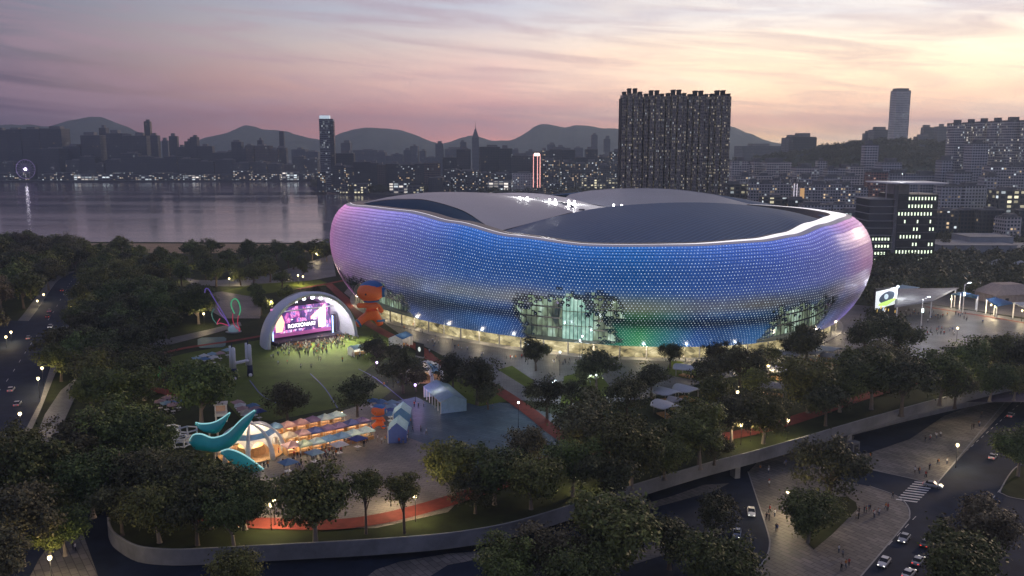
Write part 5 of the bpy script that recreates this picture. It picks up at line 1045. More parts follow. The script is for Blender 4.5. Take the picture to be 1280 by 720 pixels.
# ------------------------------------------------------------------ stage
def stage():
    Lf, Rf = np.array(G(334, 437)), np.array(G(446, 420)); mid = (Lf + Rf) / 2; ax = (Rf - Lf)[:2]; R = np.hypot(*ax) / 2; rz = math.atan2(ax[1], ax[0])
    t = empty('stage_arch', tuple(mid), rz); tag(t, 'white arched stage shell with a glowing concert screen inside', 'stage')
    white = mat('stage_fabric', (.66, .68, .74), .5, var=.06, scale=.2)
    prof_ = [(-.6, 1.0), (0, 1.02), (1.0, 1.03), (6, 1.0), (11, .93), (15, .84)]; n = 40
    def arc(y, k, dr=0.0): return [((R * k + dr) * math.cos(PI * (1 - i / n)), y, (R * 1.02 * k + dr) * math.sin(PI * i / n)) for i in range(n + 1)]
    rows = [arc(y, k) for y, k in prof_]; inner = [arc(y, k, -1.3) for y, k in prof_[::-1]]
    b = MB(); b.grid([list(c) for c in zip(*(rows + inner + [rows[0]]))]); b.build('arch_shell', white, t, True)
    b = MB(); b.tube(arc(8.5, .975, .12)[8:30], .1, 6); b.build('arch_seam', M['white_paint'], t)
    dark = mat('stage_black', (.03, .025, .035), .7)
    b = MB(); a_ = arc(13.2, .88, -1.2); b.face(a_); b.build('back_wall', dark, t)
    b = MB(); b.box((0, 7.5, 0), (R * 1.5, 11, 1.5)); b.build('platform', dark, t)
    b = MB()
    for k in range(5): b.box((0, 1.5 - k * .35 + .8, 0), (R * 1.1, .35, 1.35 - .25 * k))
    b.build('front_steps', mat('stage_steps', (.12, .05, .08), .6), t)
    # screen: picture of a concert in broad patches
    m, nt, bs = _nt('screen_picture'); N, L = nt.nodes, nt.links
    tc = N.new("ShaderNodeTexCoord"); vo = N.new("ShaderNodeTexVoronoi"); vo.inputs["Scale"].default_value = .42; mp = N.new("ShaderNodeMapping"); mp.inputs["Scale"].default_value = (1, 1, .6); mp.inputs["Rotation"].default_value = (0, .5, 0); L.new(tc.outputs["Object"], mp.inputs[0])
    no = N.new("ShaderNodeTexNoise"); no.inputs["Scale"].default_value = .35; no.inputs["Detail"].default_value = 3; no.inputs["Distortion"].default_value = 1.5; L.new(mp.outputs[0], no.inputs["Vector"]); L.new(mp.outputs[0], vo.inputs["Vector"])
    r = N.new("ShaderNodeValToRGB"); e = r.color_ramp.elements
    while len(e) < 6: e.new(.5)
    for k, (p, c) in enumerate([(.34, (.03, .012, .09)), (.46, (.09, .025, .2)), (.53, (.4, .05, .3)), (.58, (.9, .3, .6)), (.64, (.1, .08, .4)), (.75, (.8, .6, .8))]): e[k].position = p; e[k].color = (*c, 1)
    mi = N.new("ShaderNodeMix"); mi.inputs[0].default_value = .35; L.new(no.outputs[0], mi.inputs[2]); sc_ = N.new("ShaderNodeSeparateColor"); L.new(vo.outputs["Color"], sc_.inputs[0]); L.new(sc_.outputs[0], mi.inputs[3]); L.new(mi.outputs[0], r.inputs[0])
    L.new(r.outputs[0], bs.inputs["Emission Color"]); bs.inputs["Emission Strength"].default_value = 1.25; bs.inputs["Base Color"].default_value = (.02, .02, .02, 1)
    W = R * 1.32
    b = MB(); b.box((-1.0, 9.0, 2.4), (W, .5, 12.8)); scr = b.build('screen', m, t)
    peach = glow('screen_peach', (1.0, .55, .36), 1.15)
    b = MB(); y = 8.68                                      # the big slanted figure one and its mirrored leg at the screen's ends
    for pts in ([(7.0, 4.6), (10.6, 4.6), (10.6, 15.0), (3.4, 9.8), (3.4, 8.6), (7.0, 9.8)], [(-13.2, 4.6), (-10.2, 4.6), (-9.0, 8.6), (-10.6, 13.0), (-13.2, 11.0)]):
        b.face([(x, y, z) for x, z in pts])
    b.build('figure_panel', peach, scr)
    b = MB(); b.box((-1.2, 8.55, 5.2), (15.4, .12, 3.0)); b.build('title_band', mat('title_band', (.02, .01, .03), .6, emit=(.05, .01, .09), estr=1), scr)
    b = MB(); b.box((-1.0, 8.6, 2.4), (W, .1, 1.6)); b.build('lower_band', glow('lower_band', (.22, .05, .16), .8), scr)
    cu = bpy.data.curves.new('title_lettering', 'FONT'); cu.body = "ROKSONAKI"; cu.size = 2.25; cu.align_x = 'CENTER'; cu.extrude = .03; cu.offset = .045; cu.space_character = 1.02
    to = bpy.data.objects.new('title_lettering', cu); COL.objects.link(to); dg = bpy.context.evaluated_depsgraph_get(); me = bpy.data.meshes.new_from_object(to.evaluated_get(dg)); bpy.data.objects.remove(to)
    me.materials.clear(); me.materials.append(glow('white_letters', (1, .98, 1), 1.8)); me.transform(Matrix.Translation((-1.2, 8.45, 6.0)) @ Matrix.Rotation(PI / 2, 4, 'X')); link('title_lettering', me, scr)
    for s_ in (-1, 1):
        b = MB(); b.box((s_ * (W / 2 + 1.3) - 1, 8.0, 1.5), (1.6, 1.2, 8)); b.build('speaker_stack', dark, t)
        b = MB(); b.box((s_ * (W / 2 + .2) - 1, 7.3, .3), (.45, .3, 9)); b.build('light_column', glow('blue_column', (.35, .5, 1), 2.2), t)
    for x in (-9.5, -6, -2, 2, 6, 9.5):
        z = math.sqrt(max(0, (R * .96) ** 2 - x * x)) - 1.6; b = MB(); b.box((x, 3.5, z), (1.1, .8, .8)); b.build('spotlight', glow('spot_lens', (.9, .92, 1), 14), t)
    b = MB(); b.tube([(-12, 3.5, 14.4), (12, 3.5, 14.4)], .22, 6); b.tube([(-12, 4.3, 14.4), (12, 4.3, 14.4)], .22, 6); b.build('light_truss', M['steel'], t)
    for x in (-9, 0, 9):                                    # the arch's own lamps wash the lawn in front
        ld = bpy.data.lights.new('stage_light', 'SPOT'); ld.energy = 42000; ld.spot_size = math.radians(100); ld.spot_blend = .9; ld.color = (1, .95, .72); ld.shadow_soft_size = .8
        lo = bpy.data.objects.new('stage_light', ld); COL.objects.link(lo); lo.parent = t; lo.location = (x, .5, 15.0 if x == 0 else 12.5); lo.rotation_euler = Vector((x * .15, -15, -13.5)).to_track_quat('-Z', 'Y').to_euler()
    ld = bpy.data.lights.new('shell_light', 'POINT'); ld.energy = 3000; ld.color = (1, .9, .95); ld.shadow_soft_size = 1; lo = bpy.data.objects.new('shell_light', ld); COL.objects.link(lo); lo.parent = t; lo.location = (10, 3.0, 8)
    return t
stage()

# ------------------------------------------------------------------ inflatable figure beside the stage (a plain balloon person)
def skinned(name, verts, edges, radii, sub=2):
    me = bpy.data.meshes.new(name); me.from_pydata(verts, edges, []); o = bpy.data.objects.new(name, me); COL.objects.link(o)
    bpy.context.view_layer.objects.active = o; md = o.modifiers.new('s', 'SKIN'); md.use_smooth_shade = True
    for v, r_ in zip(me.skin_vertices[0].data, radii): v.radius = (r_, r_) if not isinstance(r_, tuple) else r_
    me.skin_vertices[0].data[0].use_root = True; o.modifiers.new('u', 'SUBSURF').levels = sub
    dg = bpy.context.evaluated_depsgraph_get(); out = bpy.data.meshes.new_from_object(o.evaluated_get(dg)); bpy.data.objects.remove(o); out.name = name
    out.polygons.foreach_set("use_smooth", [True] * len(out.polygons)); return out
M['balloon_orange'] = mat('orange_vinyl', (.75, .15, .03), .4, var=.08, scale=.2, coat=.3, emit=(.75, .13, .02), estr=.05)  # faint glow put into the vinyl so the figure looks well lit
M['balloon_blue'] = mat('blue_vinyl', (.02, .16, .42), .4, var=.08, scale=.2, coat=.3)
def balloon(px, py, s, rz, label):
    t = empty('balloon_figure', G(px, py), rz, s); tag(t, label, 'inflatable')
    v = [(0, 0, 5.6), (0, 0, 7.6), (0, 0, 9.2), (-2.2, 0, 4.2), (-4.0, -.4, 2.8), (-5.2, -.8, 1.2), (1.6, 0, 3.8), (2.6, 0, 1.9), (2.9, -.4, .8), (-2.4, -.4, 8.0), (-5.0, -1.2, 8.3), (2.4, -.2, 7.4), (3.4, -.8, 5.2)]
    e = [(0, 1), (1, 2), (0, 3), (3, 4), (4, 5), (0, 6), (6, 7), (7, 8), (1, 9), (9, 10), (1, 11), (11, 12)]
    me = skinned('body', v, e, [1.95, 1.75, 1.1, 1.55, 1.35, 1.3, 1.5, 1.3, 1.2, .8, 1.0, .8, .95]); me.materials.append(M['balloon_orange']); link('body', me, t)
    b = MB(); b.sphere((-.1, -.2, 12.4), (4.5, 3.7, 3.3), 28, 18); b.build('head', M['balloon_orange'], t, True)
    b = MB(); P = [[(.2 + 4.55 * math.cos(2 * PI * i / 24) * math.cos(q), .1 + 3.75 * math.sin(2 * PI * i / 24) * math.cos(q), 12.5 + 3.6 * math.sin(q)) for q in np.linspace(.62 + .12 * math.sin(2 * PI * i / 24), PI / 2, 8)] for i in range(24)]; b.grid(P, 0, True); b.build('cap', M['balloon_blue'], t, True)
    b = MB(); b.tube([(2.3 * math.cos(2 * PI * i / 24), 1.9 * math.sin(2 * PI * i / 24), 9.45) for i in range(24)], .42, 8, closed=True); b.build('collar', M['balloon_blue'], t, True)
    b = MB(); b.sphere((3.6, -2.0, 12.3), (1.0, 1.1, 1.7)); b.build('earmuff', M['balloon_blue'], t, True); b = MB(); b.sphere((4.2, -2.6, 12.3), (.6, .75, 1.05)); b.build('earmuff_pad', mat('grey_vinyl', (.4, .45, .5), .4), t, True)
    for x, z in ((-5.3, 1.5), (2.75, 1.8)):
        b = MB(); b.tube([(x + (.55 if x < 0 else 0), -.6, z + .6), (x + (1.15 if x < 0 else 0), -.55, z + (.95 if x < 0 else 1.2))], [1.5, 1.42], 14); b.build('ankle_band', M['balloon_blue'], t, True)
    for x in (-2.4, -.6):
        b = MB(); b.sphere((x, -3.62 + abs(x) * .1, 12.1), (.3, .22, .34), 8, 6); b.build('eye', M['dark_metal'], t, True)
balloon(465, 411, 1.42, .35, 'big orange inflatable figure with a blue cap beside the stage')
balloon(474, 538, .5, .3, 'small red and blue inflatable figure at the end of the stalls')
# rubbery red walkway that the figure straddles: part of the track sheet

# ------------------------------------------------------------------ goal posts, light loops, play structures
def goal():
    a, c = np.array(G(294, 474)), np.array(G(312, 470)); t = empty('goal_posts', tuple((a + c) / 2), math.atan2(c[1] - a[1], c[0] - a[0])); tag(t, 'tall white padded rugby goal posts with dark blue bases', 'goal posts')
    w = np.hypot(*(c - a)[:2]) / 2 + .3; navy = mat('navy_pad', (.015, .02, .06), .6); wv = mat('white_vinyl', (.72, .73, .76), .5, var=.05)
    for s_ in (-1, 1):
        b = MB(); b.tube([(s_ * w, 0, 4.2), (s_ * w, 0, 11.6), (s_ * w, 0, 12)], [.85, .8, .4], 12); b.build('post', wv, t, True)
        b = MB(); b.tube([(s_ * w - .85, .6, 4.2), (s_ * w - .85, .6, 12.6)], [.55, .4], 10); b.build('side_tube', wv, t, True)
        b = MB(); b.tube([(s_ * w, 0, 0), (s_ * w, 0, 4.2)], [1.15, .95], 12); b.build('base_pad', navy, t, True)
        b = MB(); b.sphere((s_ * w - .5, -.9, .55), .7); b.build('anchor_bag', wv, t, True)
        b = MB(); b.tube([(s_ * w - .3, .3, 11.8), (s_ * w - .3, .3, 13.6)], .18, 6); b.build('tip', navy, t)
    b = MB(); b.tube([(-w, 0, 6.0), (w, 0, 6.0)], .6, 12); b.build('crossbar', wv, t, True)
goal()
def loops():
    t = empty('light_loop_sculpture', G(292, 415)); tag(t, 'tall looping ribbon sculpture in green, red and violet light', 'sculpture')
    o = np.array(G(292, 415)); y = o[1]
    def tube(name, px, dy, col, r=.22, st=1.3):
        P = [np.array(D(x, yy, y + d)) - o for (x, yy), d in zip(px, np.linspace(0, dy, len(px)))]
        b = MB(); b.tube(smooth_line([tuple(p) for p in P], 6), r, 6); b.build(name, glow(name, col, st), t, True)
    tube('green_loop', [(293, 392), (289, 382), (290, 376), (294, 373.5), (298, 377), (300.5, 386), (299, 394)], 3, (.05, .5, .22), .26, .4)
    tube('red_loop', [(298, 394), (297, 404), (300, 412), (294, 408), (291, 400), (291, 392)], -3, (.6, .04, .1), .2, .3)
    tube('red_loop', [(300, 414), (288, 408), (276, 404), (271, 405), (275, 398)], 4, (.5, .04, .12), .2, .5)
    tube('violet_loop', [(288, 414), (286, 405), (278, 390), (268, 374), (261, 362), (257, 361), (256, 366)], -6, (.18, .12, .5), .22, .25)
    tube('violet_loop', [(288, 414), (284, 402), (276, 392), (272, 385)], 5, (.22, .1, .42), .2, .45)
    tube('green_loop', [(271, 405), (266, 398), (265, 391), (268, 386)], 3, (.04, .2, .16), .18, .4)
    b = MB(); b.sphere((0, 0, 1.4), (2.6, 2.2, 1.9), 16, 9); b.build('glass_dome', mat('dome_glass', (.3, .42, .48), .15, var=.1, emit=(.4, .6, .7), estr=.12), t, True)
    b = MB(); b.prism([(3.6 * math.cos(q), 3.2 * math.sin(q)) for q in np.linspace(0, 2 * PI, 20)[:-1]], 0, .3); b.build('base', M['concrete'], t)
loops()
M['teal'] = mat('teal_shell', (.01, .30, .31), .4, var=.2, scale=.15, coat=.2, emit=(.0, .25, .27), estr=.05); M['teal_edge'] = glow('teal_edge', (.45, .9, .88), .4)
def leaf_sculpture(px, tip_h, base_y, label, thick=1.3):
    """a blade given by two seen edges, standing at distance base_y"""
    up, lo = px; n = 26; A = curve([D(x, y, base_y + 2.0) for x, y in up], n); B_ = curve([D(x, y, base_y) for x, y in lo], n)
    o = (A[n // 2] + B_[n // 2]) / 2; o = np.array([o[0], o[1], 0]); t = empty('leaf_sculpture', tuple(o)); tag(t, label, 'sculpture', 'teal leaf sculptures')
    P = []
    for i in range(n):
        a, c = A[i] - o, B_[i] - o; m_ = (a + c) / 2; w = np.linalg.norm(a - c); row = []
        for k in range(9):
            f = k / 8; p = a * (1 - f) + c * f; row.append((p[0], p[1] - math.sin(PI * f) * min(1.6, .3 * w), p[2]))
        for k in range(7, 0, -1):
            f = k / 8; p = a * (1 - f) + c * f; row.append((p[0], p[1] + thick * min(1, w / 3) + .1, p[2]))
        row.append(row[0]); P.append(row)
    b = MB(); b.grid(P); b.build('shell', M['teal'], t, True)
    b = MB(); b.tube([tuple(a - o + np.array([0, .3, .05])) for a in A], .26, 8); b.build('lit_edge', M['teal_edge'], t, True)
    x0 = (A[3] + B_[3]) / 2 - o
    for i in (n // 3, n // 2):
        p = (A[i] + B_[i]) / 2 - o
        if p[2] > 1: b = MB(); b.tube([(p[0], p[1] + .7, 0), (p[0], p[1] + .7, p[2] - .3)], .3, 8); b.build('support_post', M['steel'], t)
leaf_sculpture(([(244, 529), (252, 530.5), (264, 529.5), (275, 525), (287, 516.5)], [(245, 530.5), (250, 537), (262, 541.5), (275, 539), (287.5, 517.5)]), 8, 238, 'smaller teal leaf blade curling up behind the larger one')
leaf_sculpture(([(237, 551), (242, 544), (252, 543.5), (266, 548), (284, 542), (302, 525), (318, 513.5)], [(237, 553), (244, 562), (258, 564), (272, 565), (292, 556), (308, 536), (320, 515)]), 12, 229, 'largest teal blade rising to a rounded tip beside the domed tent')
leaf_sculpture(([(276, 565), (286, 562.5), (300, 567), (316, 577), (333, 591)], [(277, 567), (288, 578), (302, 588), (318, 593), (333, 592)]), 4, 222, 'low teal blade with a white edge in front of the domed tent')
def cube_frames():
    wv = mat('frame_white', (.6, .62, .66), .5, var=.08)
    for i, (px, py, s, rz) in enumerate([(214, 545, 4.2, .5), (226, 557, 4.0, .2), (235, 549, 4.8, .9)]):
        t = empty('climbing_frame', G(px, py), rz); tag(t, f"white open hexagonal climbing frame by the teal blades, {nth(i)} from the left", 'climbing frame', 'white climbing frames')
        H = [(s * .62 * math.cos(PI / 3 * k), s * .62 * math.sin(PI / 3 * k)) for k in range(6)]
        for z in (.25, s * .62): b = MB(); b.tube([(x, y, z) for x, y in H], .24, 7, closed=True); b.build('ring_beam', wv, t)
        for x, y in H: b = MB(); b.tube([(x, y, 0), (x, y, s * .62)], .24, 7); b.build('strut', wv, t)
cube_frames()
def kiosk():
    t = empty('white_kiosk', G(277, 526), .25); tag(t, 'small white open kiosk booth with a flat roof under the tree', 'kiosk')
    for x in (-1.6, 1.6):
        for y in (-1.4, 1.4): b = MB(); b.box((x, y, 0), (.3, .3, 5.4)); b.build('post', M['white_paint'], t)
    b = MB(); b.box((0, 0, 5.4), (4, 3.6, .4)); b.build('roof', M['white_paint'], t)
    b = MB(); b.box((0, 0, 1.9), (3.6, 3.2, .9)); b.build('counter', M['white_paint'], t)
    b = MB(); b.box((0, 1.3, 2.8), (3.2, .2, 2.6)); b.build('back_wall', mat('kiosk_back', (.25, .12, .1), .7, emit=(.9, .6, .4), estr=.1), t)
kiosk()
def climber():
    gm = glow('green_tube', (.03, .35, .1), .5); t = empty('green_climber', G(197, 476)); tag(t, 'small glowing green tube climber on red feet', 'play structure')
    rr = random.Random(4)
    b = MB(); b.tube(smooth_line([(-1.5, 0, 0), (-.8, .4, 2.4), (.8, -.3, 2.0), (1.2, .2, 4.6), (-.6, 0, 5.4), (-1.3, .4, 3.4), (.4, 0, 2.8), (1.8, -.2, 0)], 5), .32, 7); b.build('tube_body', gm, t, True)
    b = MB(); b.tube([(-2.4, -.4, .3), (-1.2, 0, .5), (0, -.3, .3), (2.4, -.5, .3)], .3, 7); b.build('red_foot', mat('red_tube', (.4, .05, .03), .5), t, True)
climber()

# ------------------------------------------------------------------ market stalls
fab = {k: canvas(k + '_canvas', c) for k, c in {'mauve': (.42, .30, .36), 'blue': (.14, .27, .48), 'deep blue': (.08, .12, .36), 'purple': (.15, .12, .28), 'pale blue': (.34, .50, .62), 'cream': (.62, .58, .50), 'greenish': (.34, .46, .42), 'white': (.75, .76, .78), 'rose': (.52, .36, .38), 'dark blue': (.09, .2, .42)}.items()}
M['stall_wood'] = mat('stall_timber', (.5, .28, .12), .7, var=.25, scale=2); M['bulb'] = glow('stall_bulb', (1, .78, .45), 18)
def pyramid(b, w, d, z0, z1, over=.25, val=.35):
    x, y = w / 2 + over, d / 2 + over; c = [(-x, -y), (x, -y), (x, y), (-x, y)]
    for i in range(4):
        p, q = c[i], c[(i + 1) % 4]; b.face([(*p, z0), (*q, z0), (q[0] * .5, q[1] * .5, z0 + (z1 - z0) * .42), (p[0] * .5, p[1] * .5, z0 + (z1 - z0) * .42)]); b.face([(p[0] * .5, p[1] * .5, z0 + (z1 - z0) * .42), (q[0] * .5, q[1] * .5, z0 + (z1 - z0) * .42), (0, 0, z1)]); b.face([(*p, z0 - val), (*q, z0 - val), (*q, z0), (*p, z0)])
def make_stall():
    t = empty('market_stall')
    b = MB(); pyramid(b, 3.5, 3.4, 2.75, 4.0); b.build('canopy', fab['blue'], t)
    for x in (-1.65, 1.65):
        for y in (-1.6, 1.6): b = MB(); b.box((x, y, 0), (.1, .1, 2.8)); b.build('post', M['steel'], t)
    b = MB(); b.box((0, -1.35, 0), (3.2, .6, 1.0)); b.build('counter', M['stall_wood'], t)
    b = MB(); b.box((0, 1.55, 0), (3.3, .08, 2.5)); b.build('back_panel', M['stall_wood'], t)
    b = MB(); b.box((-1.62, .2, 0), (.06, 2.6, 2.4)); b.build('side_panel', M['stall_wood'], t)
    b = MB(); b.box((0, .1, .9), (2.6, 1.0, .5)); b.build('goods', mat('stall_goods', (.45, .3, .2), .7, var=.6, scale=4), t)
    b = MB(); b.sphere((0, -.6, 2.45), .1, 8, 6); b.build('bulb', M['bulb'], t)
    return t
proto = None
rowsS = [('back row', [(328, 531), (344, 530), (360, 528), (376, 525), (391, 521.5), (406, 519), (421, 515.5)], ['mauve', 'blue', 'rose', 'mauve', 'purple', 'pale blue', 'pale blue']),
         ('middle row', [(362, 541), (378, 538), (394, 535), (410, 532), (424, 529), (439, 525.5), (453, 523)], ['cream', 'mauve', 'deep blue', 'purple', 'purple', 'deep blue', 'purple']),
         ('front row', [(364, 553), (380, 551.5), (396, 548.5), (412, 545), (427, 541.5), (442, 538), (457, 534.5)], ['mauve', 'greenish', 'pale blue', 'dark blue', 'dark blue', 'pale blue', 'pale blue'])]
for rn, pts, cols in rowsS:
    a, c = np.array(G(*pts[1], 3.4)), np.array(G(*pts[-1], 3.4)); rz = math.atan2(c[1] - a[1], c[0] - a[0])
    for i, (p, k) in enumerate(zip(pts, cols)):
        if proto is None: t = proto = make_stall()
        else: t = copy_tree(proto)
        q = G(*p, 3.4); t.location = (q[0], q[1], 0.0); t.rotation_euler.z = rz; sc_ = np.hypot(*(c - a)[:2]) / 5 / 3.62; t.scale = (sc_, sc_, 1.0)
        for ch in t.children:
            if ch.name.startswith('canopy'):
                if ch.data.users > 1: ch.data = ch.data.copy()
                ch.data.materials.clear(); ch.data.materials.append(fab[k])
        tag(t, f"{k} roofed market stall, {nth(i)} from the left in the {rn}", 'market stall', 'market stalls in three rows')
        ld = bpy.data.lights.new('stall_light', 'POINT'); ld.energy = 150; ld.color = (1, .68, .35); ld.shadow_soft_size = .15; lo = bpy.data.objects.new('stall_light', ld); COL.objects.link(lo); lo.parent = t; lo.location = (0, -.55, 2.2)
for px, py in ((358, 557), (372, 553), (404, 548), (427, 516)):
    p = G(px, py, 2.6); t = empty('work_light', (p[0], p[1], 0)); tag(t, f"bright bulb on a thin stand beside the stalls, {nth([358, 372, 404, 427].index(px))} from the left", 'lamp', 'bulbs beside the stalls')
    b = MB(); b.tube([(0, 0, 0), (0, 0, 2.5)], .06, 6); b.build('stand', M['dark_metal'], t); b = MB(); b.sphere((0, 0, 2.65), .25, 8, 6); b.build('bulb', M['bulb'], t)
    ld = bpy.data.lights.new('work_lamp', 'POINT'); ld.energy = 160; ld.color = (1, .85, .6); lo = bpy.data.objects.new('work_lamp', ld); COL.objects.link(lo); lo.parent = t; lo.location = (0, -.4, 2.5)

# domed tents
def dome_tent(px, py, R, Hh, rz, label, ribs=8, cols=('white', 'rose'), inside=700):
    t = empty('dome_tent', G(px, py), rz); tag(t, label, 'tent')
    n = 10
    def pt(a, f, k=1.0):
        q = f * PI / 2; return (R * k * math.cos(a) * math.cos(q) ** .9, R * k * math.sin(a) * math.cos(q) ** .9, Hh * math.sin(q) ** .9)
    for i in range(ribs):
        a0, a1 = 2 * PI * i / ribs, 2 * PI * (i + 1) / ribs; am = (a0 + a1) / 2
        # each panel is cut away below by a round arch
        P = []
        for k in range(11):
            u = k / 10; a = a0 + (a1 - a0) * u; f0 = .40 * math.sqrt(max(0, 1 - (2 * u - 1) ** 2))
            P.append([pt(a, f0 + (1 - f0) * j / n, 1 - .05 * math.sin(PI * u)) for j in range(n + 1)])
        b = MB(); b.grid(P); b.build('roof_panel', fab['white' if i % 2 else 'blue' if cols[1] == 'blue' else 'white'], t, True)
        b = MB(); b.tube([pt(a0, j / n) for j in range(n + 1)], [.75 - .5 * j / n for j in range(n + 1)], 8); b.build('rib', fab[cols[1] if cols[1] != 'blue' else 'white'], t, True)
        # blue valance band across the panel
        Q = [[pt(a0 + (a1 - a0) * (k / 8), f, 1 - .05 * math.sin(PI * k / 8) + .012) for f in np.linspace(.46, .60, 4)] for k in range(9)]
        b = MB(); b.grid(Q); b.build('blue_band', fab['blue'], t, True)
    b = MB(); b.prism([(R * 1.0 * math.cos(q), R * math.sin(q)) for q in np.linspace(0, 2 * PI, 33)[:-1]], 0.26, .34); b.build('floor', M['stall_wood'], t)
    b = MB(); b.tube([(0, 0, .3), (0, 0, 2.6)], [R * .45, R * .4], 20); b.build('inner_booth', M['stall_wood'], t)
    ld = bpy.data.lights.new('tent_light', 'POINT'); ld.energy = inside; ld.color = (1, .78, .5); ld.shadow_soft_size = .6; lo = bpy.data.objects.new('tent_light', ld); COL.objects.link(lo); lo.parent = t; lo.location = (0, 0, Hh * .62)
dome_tent(314, 567, 8.8, 8.6, .2, 'large white domed tent on broad ribs with arched openings', 8, ('white', 'white'), 3600)
dome_tent(531, 474, 7.0, 6.6, .5, 'smaller blue and white domed tent behind the long marquee', 8, ('white', 'blue'), 900)
def marquee(px, L_, W, h, rh, rz, label, col='pale blue', wallc='white', name='marquee'):
    t = empty(name, G(*px), rz); tag(t, label, 'tent')
    b = MB(); ov = .25
    b.face([(-L_ / 2 - ov, -W / 2 - ov, h), (L_ / 2 + ov, -W / 2 - ov, h), (L_ / 2 + ov, 0, h + rh), (-L_ / 2 - ov, 0, h + rh)]); b.face([(L_ / 2 + ov, W / 2 + ov, h), (-L_ / 2 - ov, W / 2 + ov, h), (-L_ / 2 - ov, 0, h + rh), (L_ / 2 + ov, 0, h + rh)])
    b.build('roof', fab[col], t)
    for s_ in (-1, 1):
        b = MB(); x = s_ * L_ / 2; b.face([(x, -W / 2, 0), (x, W / 2, 0), (x, W / 2, h - .05), (x, 0, h + rh - .08), (x, -W / 2, h - .05)]); b.build('gable_wall', fab[wallc], t)
    b = MB(); b.face([(-L_ / 2, W / 2, 0), (L_ / 2, W / 2, 0), (L_ / 2, W / 2, h - .05), (-L_ / 2, W / 2, h - .05)]); b.build('back_wall', fab[wallc], t)
    k = max(3, int(L_ / 3))
    for i in range(k + 1): b = MB(); b.box((-L_ / 2 + L_ * i / k, -W / 2, 0), (.22, .22, h)); b.build('post', M['white_paint'], t)
    b = MB(); b.box((0, 0, .3), (L_ * .8, W * .35, .8)); b.build('table', M['stall_wood'], t)
    ld = bpy.data.lights.new('marquee_light', 'POINT'); ld.energy = 260; ld.color = (1, .8, .5); lo = bpy.data.objects.new('marquee_light', ld); COL.objects.link(lo); lo.parent = t; lo.location = (0, -W * .2, h - .3); return t
def face_to(p, q): a, c = np.array(G(*p)), np.array(G(*q)); return math.atan2(c[1] - a[1], c[0] - a[0]), float(np.hypot(*(c - a)[:2]))
rz, L_ = face_to((540, 494), (561, 514)); marquee((556, 505), L_ * 1.02, 8.6, 3.8, 2.0, rz, 'long pale blue marquee with an open pillared side on the plaza', 'pale blue', 'pale blue')
rz, L_ = face_to((505, 521), (497, 551)); marquee((503, 529), 6.5, 5.0, 3.8, 2.2, rz, 'pale blue peaked tent behind the deep blue one', 'pale blue', 'dark blue', 'peaked_tent')
marquee((498, 549), 7.5, 5.2, 3.8, 2.4, rz, 'blue gabled tent with deep blue walls at the plaza edge', 'pale blue', 'deep blue', 'peaked_tent')
rz, L_ = face_to((440, 443), (460, 440)); marquee((450, 443), 8.5, 5, 3.0, 1.3, rz + .1, 'small blue and white pavilion on the lawn before the stage', 'pale blue', 'white', 'lawn_pavilion')
rz, L_ = face_to((492, 437), (508, 430)); marquee((501, 434), 9, 6.5, 4.6, 1.4, rz, 'dark slate pavilion on the lawn edge near the stadium', 'dark blue', 'white', 'slate_pavilion')
def led_board():
    p = G(525, 447); t = empty('display_board', p, -.7); tag(t, 'small black display board with a pale figure beside the track', 'display board')
    b = MB(); b.box((0, 0, .6), (4.4, .5, 5.4)); b.build('panel', M['dark_metal'], t); b = MB(); b.sphere((0, -.3, 3.5), (.8, .08, 1.0)); b.build('pale_figure', glow('board_picture', (.6, .65, .6), .7), t)
    b = MB(); b.box((0, 0, 0), (4.6, .9, .6)); b.build('base', M['concrete'], t)
led_board()

# ------------------------------------------------------------------ parasols
def make_parasol():
    t = empty('parasol'); b = MB(); pyramid(b, 2.7, 2.7, 2.45, 3.15, .05, .1); b.build('canopy', fab['blue'], t)
    b = MB(); b.tube([(0, 0, 0), (0, 0, 3.15)], .045, 6); b.build('pole', M['steel'], t)
    b = MB(); b.box((0, 0, 0), (.7, .7, .1)); b.build('base', M['dark_concrete'], t)
    b = MB(); b.box((0, .1, .7), (1.1, 1.1, .06)); b.build('table', M['white_paint'], t); return t
par0 = make_parasol(); used = [False]
def parasol(px, py, k, label, group, s=1.25):
    if not used[0]: t = par0; used[0] = True
    else: t = copy_tree(par0)
    q = G(px, py, 2.8 * s); t.location = (q[0], q[1], 0); t.rotation_euler.z = RNG.uniform(.2, .9); t.scale = (s, s, s)
    for ch in t.children:
        if ch.name.startswith('canopy'):
            if ch.data.users > 1: ch.data = ch.data.copy()
            ch.data.materials.clear(); ch.data.materials.append(fab[k])
    tag(t, label, 'parasol', group)
